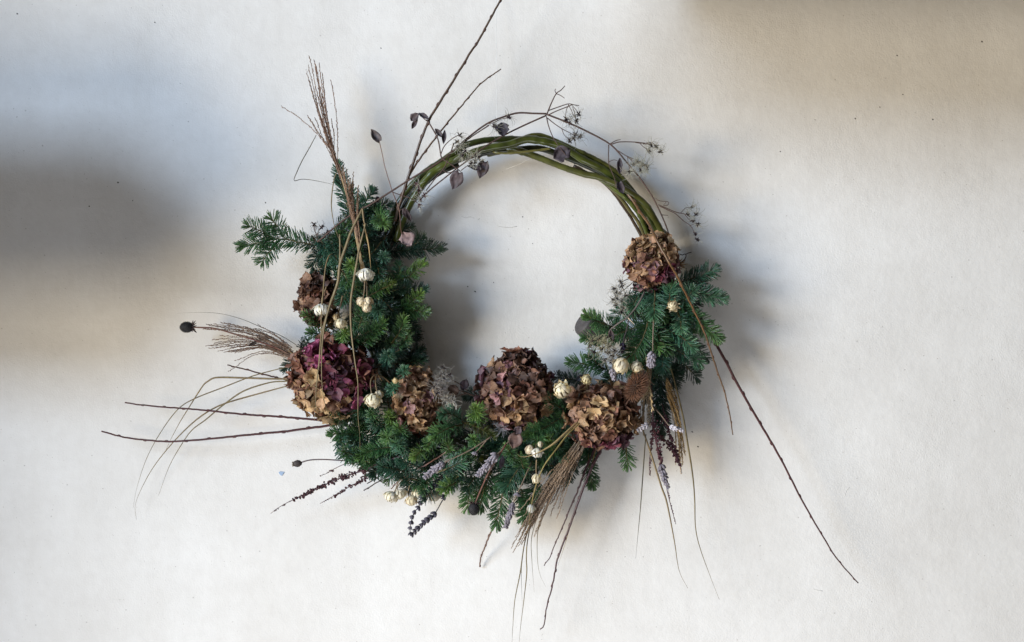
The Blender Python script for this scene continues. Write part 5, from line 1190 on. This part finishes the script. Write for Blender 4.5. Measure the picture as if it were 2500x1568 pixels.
# loose curly tendril by the topmost right head
mb = MB()
for pts in (((1652, 619, 6), (1660, 621, 6.4), (1667, 623, 6.6), (1671, 620, 6.6), (1675, 622, 6.6), (1674, 629, 6.8), (1668, 637, 7), (1657, 645, 7)), ((1674, 621, 6.6), (1681, 618, 6.4), (1688, 616, 6.2))):
    mb.tube(PP(smooth_path(np.array(pts, float), 16)), 1.2 * K, 5)
solo('tendril', mb, M_VINE, 'dark curly tendril standing out right of the topmost right flower head', 'tendril', P(1652, 619, 6), color=(0.05, 0.035, 0.035))
mb = MB()
for a in range(7):
    t = math.radians(-60 + a * 20); c0 = np.array([1656, 643])
    mb.spindle(P(1656, 643 + a * 1.2, 6.4), P(1658 + 22 * math.cos(t) * (0.7 + 0.3 * (a % 2)), 645 + 16 * math.sin(t), 6.8), 1.5 * K, 5, 0.4, 0.2)
solo('dry_bract', mb, M_LEAF, 'small star of dry brown bracts at the right edge of the topmost right flower head', 'bract', P(1656, 643, 6.4), color=(0.30, 0.18, 0.08))
# single leaves lying in the wreath
mb = leaf_mb(P(1262, 1062, 13), P(1251, 1096, 13.4), 36 * K, seed=61, cup=0.35)
solo('dry_leaf', mb, M_LEAF, 'pointed dry brown leaf under the brown violet flower head', 'leaf', P(1262, 1062, 13), color=(0.14, 0.085, 0.07))
mb = leaf_mb(P(1258, 1060, 12.4), P(1272, 1042, 12.2), 20 * K, seed=62, heart=False, cup=0.4)
solo('dry_leaf', mb, M_LEAF, 'small dusky leaf folded just above the pointed dry brown one', 'leaf', P(1258, 1060, 12.4), color=(0.12, 0.08, 0.085))
mb = leaf_mb(P(1228, 1112, 12), P(1222, 1146, 12), 13 * K, seed=63, heart=False, cup=0.5)
solo('dry_leaf', mb, M_LEAF, 'narrow dark violet leaf hanging behind the right pale lavender head', 'leaf', P(1228, 1112, 12), color=(0.07, 0.06, 0.08))
mb = leaf_mb(P(916, 492, 6), P(931, 487, 6), 20 * K, seed=64, heart=False)
solo('dry_leaf', mb, M_LEAF, 'dark red brown scrap of leaf beside the bare vine stem', 'leaf', P(916, 492, 6), color=(0.06, 0.03, 0.03))
mb = leaf_mb(P(628, 834, 6.4), P(607, 846, 6.8), 9 * K, seed=65, heart=False, cup=0.8)
solo('dry_leaf', mb, M_LEAF, 'thin dark curled leaf caught in the left plume', 'leaf', P(628, 834, 6.4), color=(0.05, 0.038, 0.03))
mb = leaf_mb(P(630, 826, 6.8), P(658, 828, 6.6), 11 * K, seed=66, heart=False, cup=0.8)
solo('dry_leaf', mb, M_LEAF, 'folded brown leaf on the stalk inside the left plume', 'leaf', P(630, 826, 6.8), color=(0.08, 0.055, 0.04))
mb = leaf_mb(P(1408, 928, 6), P(1440, 916, 7), 18 * K, seed=67, heart=False, cup=0.7)
solo('dry_leaf', mb, M_LEAF, 'black curled leaf above the tan brown flower head', 'leaf', P(1408, 928, 6), color=(0.025, 0.022, 0.026))
mb = leaf_mb(P(1490, 806, 12), P(1496, 836, 12.2), 13 * K, seed=68, heart=False, cup=0.6)
solo('dry_leaf', mb, M_LEAF, 'dark withered leaf hanging from the forking vine stem on the right', 'leaf', P(1490, 806, 12), color=(0.06, 0.038, 0.04))

# ------------------------------------------------------------------ dock seed spikes
def seeds_along(mb, pts, rx, n, size, seed, taper=True):
    r = random.Random(seed)
    q = PP(smooth_path(np.array(pts, float), 40))
    for i in range(n):
        f = r.random(); k = f * 38.9; a = int(k); p = q[a] * (1 - k + a) + q[a + 1] * (k - a)
        R = rx * K * (1 - 0.65 * f if taper else 1)
        v = norm([r.uniform(-1, 1), r.uniform(-1, 1), r.uniform(-1, 1)])
        c = p + v * R * r.uniform(0.3, 1)
        s = size * K * r.uniform(0.7, 1.25)
        mb.spindle(c - v * s * 0.6, c + v * s * 0.8 + np.array([0, 0, -s * 0.3]), s * 0.62, 4, 0.45, 0.3)
def dock(label, branches, col, origin):
    root = thing('seed_spike', label, 'seed spike', P(*origin), 'dark red seed spikes')
    for b in branches:
        st = b['stem']
        mb = MB(); mb.tube(PP(smooth_path(np.array(st, float), 24)), np.linspace(b.get('r0', 1.8), 0.6, 24) * K, 5)
        p = part('branch', mb, M_TWIG, root, (0.06, 0.022, 0.03))
        mb = MB()
        for k, (pts, rx, n, size) in enumerate(b['seeds']): seeds_along(mb, pts, rx, n, size, int(st[0][0]) + k)
        s = part('seeds', mb, M_SEED, p, col); s['kind'] = 'stuff'
    return root
SEEDC = (0.052, 0.020, 0.026)
dock('dark red seed spike slanting down left with seeds thinning to a thread', [
    dict(r0=3.4, stem=[(1062, 1092, 8), (1018, 1106, 8), (954, 1122, 7.4), (888, 1148, 6.8), (819, 1172, 6.4), (769, 1196, 6), (716, 1220, 5.6), (682, 1238, 5.2), (661, 1254, 5)],
         seeds=[([(895, 1144, 6.8), (872, 1152, 6.8)], 11, 30, 4.4), ([(868, 1153, 6.8), (819, 1171, 6.4), (769, 1195, 6), (716, 1220, 5.6)], 10, 150, 4.2), ([(720, 1218, 5.6), (670, 1247, 5)], 1.5, 14, 2.2)]),
    dict(r0=1.6, stem=[(980, 1112, 7), (936, 1135, 6.4), (888, 1169, 6), (840, 1196, 5.6), (809, 1214, 5.2), (781, 1230, 5)],
         seeds=[([(922, 1144, 6.2), (888, 1168, 6), (850, 1190, 5.6), (815, 1212, 5.2)], 8, 95, 4.0), ([(815, 1212, 5.2), (785, 1228, 5)], 1.5, 10, 2.2)]),
    dict(r0=1.2, stem=[(900, 1128, 6.6), (870, 1129, 6.4), (840, 1134, 6), (814, 1146, 5.6), (798, 1156, 5.4), (780, 1162, 5.2)],
         seeds=[([(868, 1130, 6.4), (856, 1132, 6)], 3, 7, 4), ([(815, 1146, 5.6), (805, 1150, 5.6)], 4, 7, 4), ([(840, 1134, 6), (782, 1162, 5.2)], 1.5, 12, 2)]),
    dict(r0=1.0, stem=[(880, 1112, 6.6), (866, 1108, 6.4), (835, 1102, 6)], seeds=[([(866, 1108, 6.4), (837, 1102, 6)], 1.5, 7, 2)])], SEEDC, (1062, 1092, 8))
dock('dark red seed spikes hanging right of the tan brown flower head', [
    dict(r0=2.6, stem=[(1590, 940, 8.6), (1593, 998, 9), (1596, 1051, 9), (1604, 1088, 8.8), (1615, 1130, 8.4), (1625, 1180, 7.6), (1634, 1220, 7), (1642, 1250, 6.6), (1650, 1280, 6.2)],
         seeds=[([(1606, 1085, 8.8), (1612, 1115, 8.6), (1617, 1140, 8.4)], 10, 70, 4.2), ([(1630, 1195, 7.4), (1649, 1276, 6.2)], 2, 32, 2.0), ([(1600, 1030, 9), (1606, 1080, 9)], 12, 50, 4)]),
    dict(r0=1.4, stem=[(1616, 985, 7), (1625, 1022, 7.4), (1632, 1051, 7.4), (1641, 1078, 7.2), (1652, 1104, 7), (1662, 1141, 6.6), (1665, 1156, 6.4)],
         seeds=[([(1624, 1018, 7.4), (1632, 1050, 7.4), (1641, 1078, 7.2), (1652, 1104, 7), (1661, 1138, 6.6)], 8, 110, 4.2), ([(1615, 1020, 7.4), (1628, 1030, 7.4)], 8, 24, 4)]),
    dict(r0=1.2, stem=[(1610, 1060, 7.4), (1628, 1080, 7.4), (1644, 1101, 7.2), (1654, 1126, 7)],
         seeds=[([(1626, 1078, 7.4), (1644, 1101, 7.2), (1655, 1126, 7)], 9, 70, 4.2), ([(1612, 1068, 7.4), (1622, 1076, 7.4)], 8, 20, 4)]),
    dict(r0=1.1, stem=[(1592, 1030, 8), (1593, 1062, 8.2), (1588, 1104, 8), (1585, 1135, 7.8), (1588, 1162, 7.6)],
         seeds=[([(1594, 1050, 8.2), (1590, 1100, 8)], 7, 60, 3.0), ([(1588, 1105, 8), (1587, 1160, 7.6)], 4, 26, 2.6)]),
    dict(r0=0.9, stem=[(1612, 905, 6), (1628, 925, 6), (1645, 945, 5.6), (1662, 962, 5.2)], seeds=[([(1640, 950, 5.6), (1650, 985, 5.6)], 3, 8, 2.2), ([(1650, 960, 5.6), (1654, 995, 5.6)], 3, 6, 2)])], (0.065, 0.022, 0.032), (1590, 940, 8.6))

# ------------------------------------------------------------------ cones, poppy pod, teasel
def cone(label, x, y, d, axis, r, ln, stem, seed):
    c = P(x, y, d); ax = norm([axis[0], -axis[2], -axis[1]])
    root = thing('cone_flower', label, 'seed head', c, 'black cone flower heads')
    rr = random.Random(seed)
    mb = MB(); mb.blob(c, ax, r * K, r * K, ln * K, 14, 10, 0.05, seed)
    ga = math.pi * (3 - 5 ** 0.5); u = norm(np.cross(ax, (0.2, -0.9, 0.3))); w = np.cross(ax, u)
    for i in range(190):
        zc = 1 - 2 * (i + 0.5) / 190
        if zc < -0.75: continue
        s = math.sqrt(1 - zc * zc); a = i * ga
        n = s * math.cos(a) * u * 1 + s * math.sin(a) * w + zc * ax
        p = c + (s * math.cos(a) * u + s * math.sin(a) * w) * r * K * 0.93 + zc * ax * ln * K * 0.93
        mb.spindle(p, p + n * 2.6 * K, 0.8 * K, 4, 0.4, 0.1)
    part('cone', mb, M_CONE, root)
    mb = MB()
    for k in range(11):
        a = 2 * math.pi * k / 11 + rr.uniform(-.2, .2); o = math.cos(a) * u + math.sin(a) * w
        b = c - ax * ln * K * 0.8 + o * r * K * 0.4
        mb.spindle(b, b + (o * rr.uniform(0.5, 0.9) - ax * rr.uniform(0.1, 0.8)) * r * K * rr.uniform(0.9, 1.3), 1.5 * K, 4, 0.4, 0.2)
    part('bracts', mb, M_SEED, root, (0.055, 0.035, 0.035))
    mb = MB(); mb.tube(PP(smooth_path(np.array(stem, float), 20)), np.linspace(1.9, 2.3, 20) * K, 6)
    part('stem', mb, M_TWIG, root, (0.12, 0.055, 0.04))
cone('black cone head at the end of a stalk, far left of the wreath', 456, 799, 5.4, (-1, 0.02, 0.1), 12.5, 16, [(472, 799, 5.4), (490, 800, 5.4), (525, 802, 5.6), (577, 817, 6), (617, 829, 6.4), (680, 852, 6.6), (712, 868, 6.4)], 1)
cone('black cone head hanging at the bottom of the wreath', 1157, 1243, 9, (-0.12, 1, 0.1), 12, 14, [(1160, 1230, 9), (1170, 1205, 9.8), (1190, 1160, 11.6), (1213, 1120, 13), (1236, 1084, 12.6)], 2)
c = P(726, 1132, 6); ax = norm([-1, 0, -0.12])
root = thing('poppy_pod', 'small dark seed pod on a thin curved stalk, lower left', 'seed pod', c)
mb = MB(); mb.blob(c, ax, 8.5 * K, 8.5 * K, 11 * K, 12, 8, 0.05, 4); part('pod', mb, M_VINE, root, (0.050, 0.042, 0.040))
mb = MB()
for k in range(8):
    a = 2 * math.pi * k / 8; o = math.cos(a) * np.array([0, 1, 0]) + math.sin(a) * np.array([0, 0, 1])
    mb.spindle(c + ax * 8 * K + o * 3 * K, c + ax * 12 * K + o * 5.5 * K, 1.6 * K, 4, 0.5, 0.4)
part('crown', mb, M_VINE, root, (0.10, 0.085, 0.05))
mb = MB(); mb.tube(PP(smooth_path(np.array([(736, 1129, 6), (745, 1126, 6), (760, 1123, 6.2), (790, 1122, 6.6), (840, 1125, 7), (885, 1130, 7.2), (930, 1138, 7)], float), 20)), np.linspace(1.7, 1.3, 20) * K, 5)
part('stem', mb, M_TWIG, root, (0.065, 0.04, 0.045))
# teasel
c = P(1553, 944, 12); ax = norm([0.42, -0.25, 0.88]); RX, RZ = 15, 30
root = thing('teasel_head', 'spiny brown teasel head beside the tan brown flower head', 'teasel', c)
mb = MB(); mb.blob(c, ax, RX * K, RX * K, RZ * K, 16, 12, 0.04, 6); part('core', mb, M_CORE, root)
mb = MB(); u = norm(np.cross(ax, (0.2, -0.9, 0.3))); w = np.cross(ax, u); ga = math.pi * (3 - 5 ** 0.5); rr = random.Random(8)
for i in range(330):
    zc = max(-1, min(1, 1 - 2 * (i + 0.5) / 330 + rr.uniform(-.02, .02))); s = math.sqrt(1 - zc * zc); a = i * ga + rr.uniform(-.12, .12)
    n = s * math.cos(a) * u + s * math.sin(a) * w + zc * ax * 0.7
    p = c + (s * math.cos(a) * u + s * math.sin(a) * w) * RX * K * 0.97 + zc * ax * RZ * K * 0.97
    d = norm(n + ax * 0.25 + np.array([0, 0, -0.08])); l = 14 * K * rr.uniform(0.8, 1.2)
    mb.tube([p, p + d * l * 0.5, p + d * l + ax * l * 0.12], [1.25 * K, 0.9 * K, 0.3 * K], 3, False)
sp = part('spines', mb, M_TEASEL, root); sp['kind'] = 'stuff'
mb = MB()
for pts in (((1574, 918, 11), (1590, 934, 11.6), (1598, 940, 11.4)), ((1536, 980, 11), (1524, 990, 11.2), (1520, 1000, 11))):
    mb.tube(PP(smooth_path(np.array(pts, float), 8)), np.linspace(1.4, 0.6, 8) * K, 4)
part('bracts', mb, M_TEASEL, root)

# ------------------------------------------------------------------ grey peg, hanging thread
a = P(1470, 820, 4.6); b = P(1420, 786, 6.4); ax = norm(b - a); L = np.linalg.norm(b - a)
root_o = a
u = norm(np.cross(ax, (0.1, -0.8, 0.4))); w = np.cross(ax, u)
mb = MB(); prof = [(0, 30), (0.55, 31), (0.80, 30.5), (0.92, 29), (0.98, 26), (1.0, 22), (1.0, 10), (0.995, 0.5)]
vs, fs = [], []; NS = 40
for t, r in prof:
    for k in range(NS):
        an = 2 * math.pi * k / NS; vs.append(a + ax * L * t + (math.cos(an) * u + math.sin(an) * w) * r * K)
for i in range(len(prof) - 1):
    for k in range(NS):
        j = (k + 1) % NS; fs.append((i * NS + k, i * NS + j, (i + 1) * NS + j, (i + 1) * NS + k))
fs.append(tuple(range(NS))[::-1]); fs.append(tuple((len(prof) - 1) * NS + k for k in range(NS)))
mb.add(vs, fs)
solo('grey_peg', mb, M_PEG, 'dark grey speckled round peg half behind fir needles at the inner right edge', 'peg', root_o)
mb = MB(); mb.tube(PP([(1211, -30, 1.0), (1212, 120, 2.4), (1213, 262, 4.4), (1211, 360, 6)]), 0.55 * K, 4)
mb.tube(PP([(1300, 384, 5), (1270, 400, 3), (1235, 414, 1)]), 0.45 * K, 4)
solo('hanging_thread', mb, M_THREAD, 'thin clear thread holding the hoop from above', 'thread', P(1211, -30, 1.0))
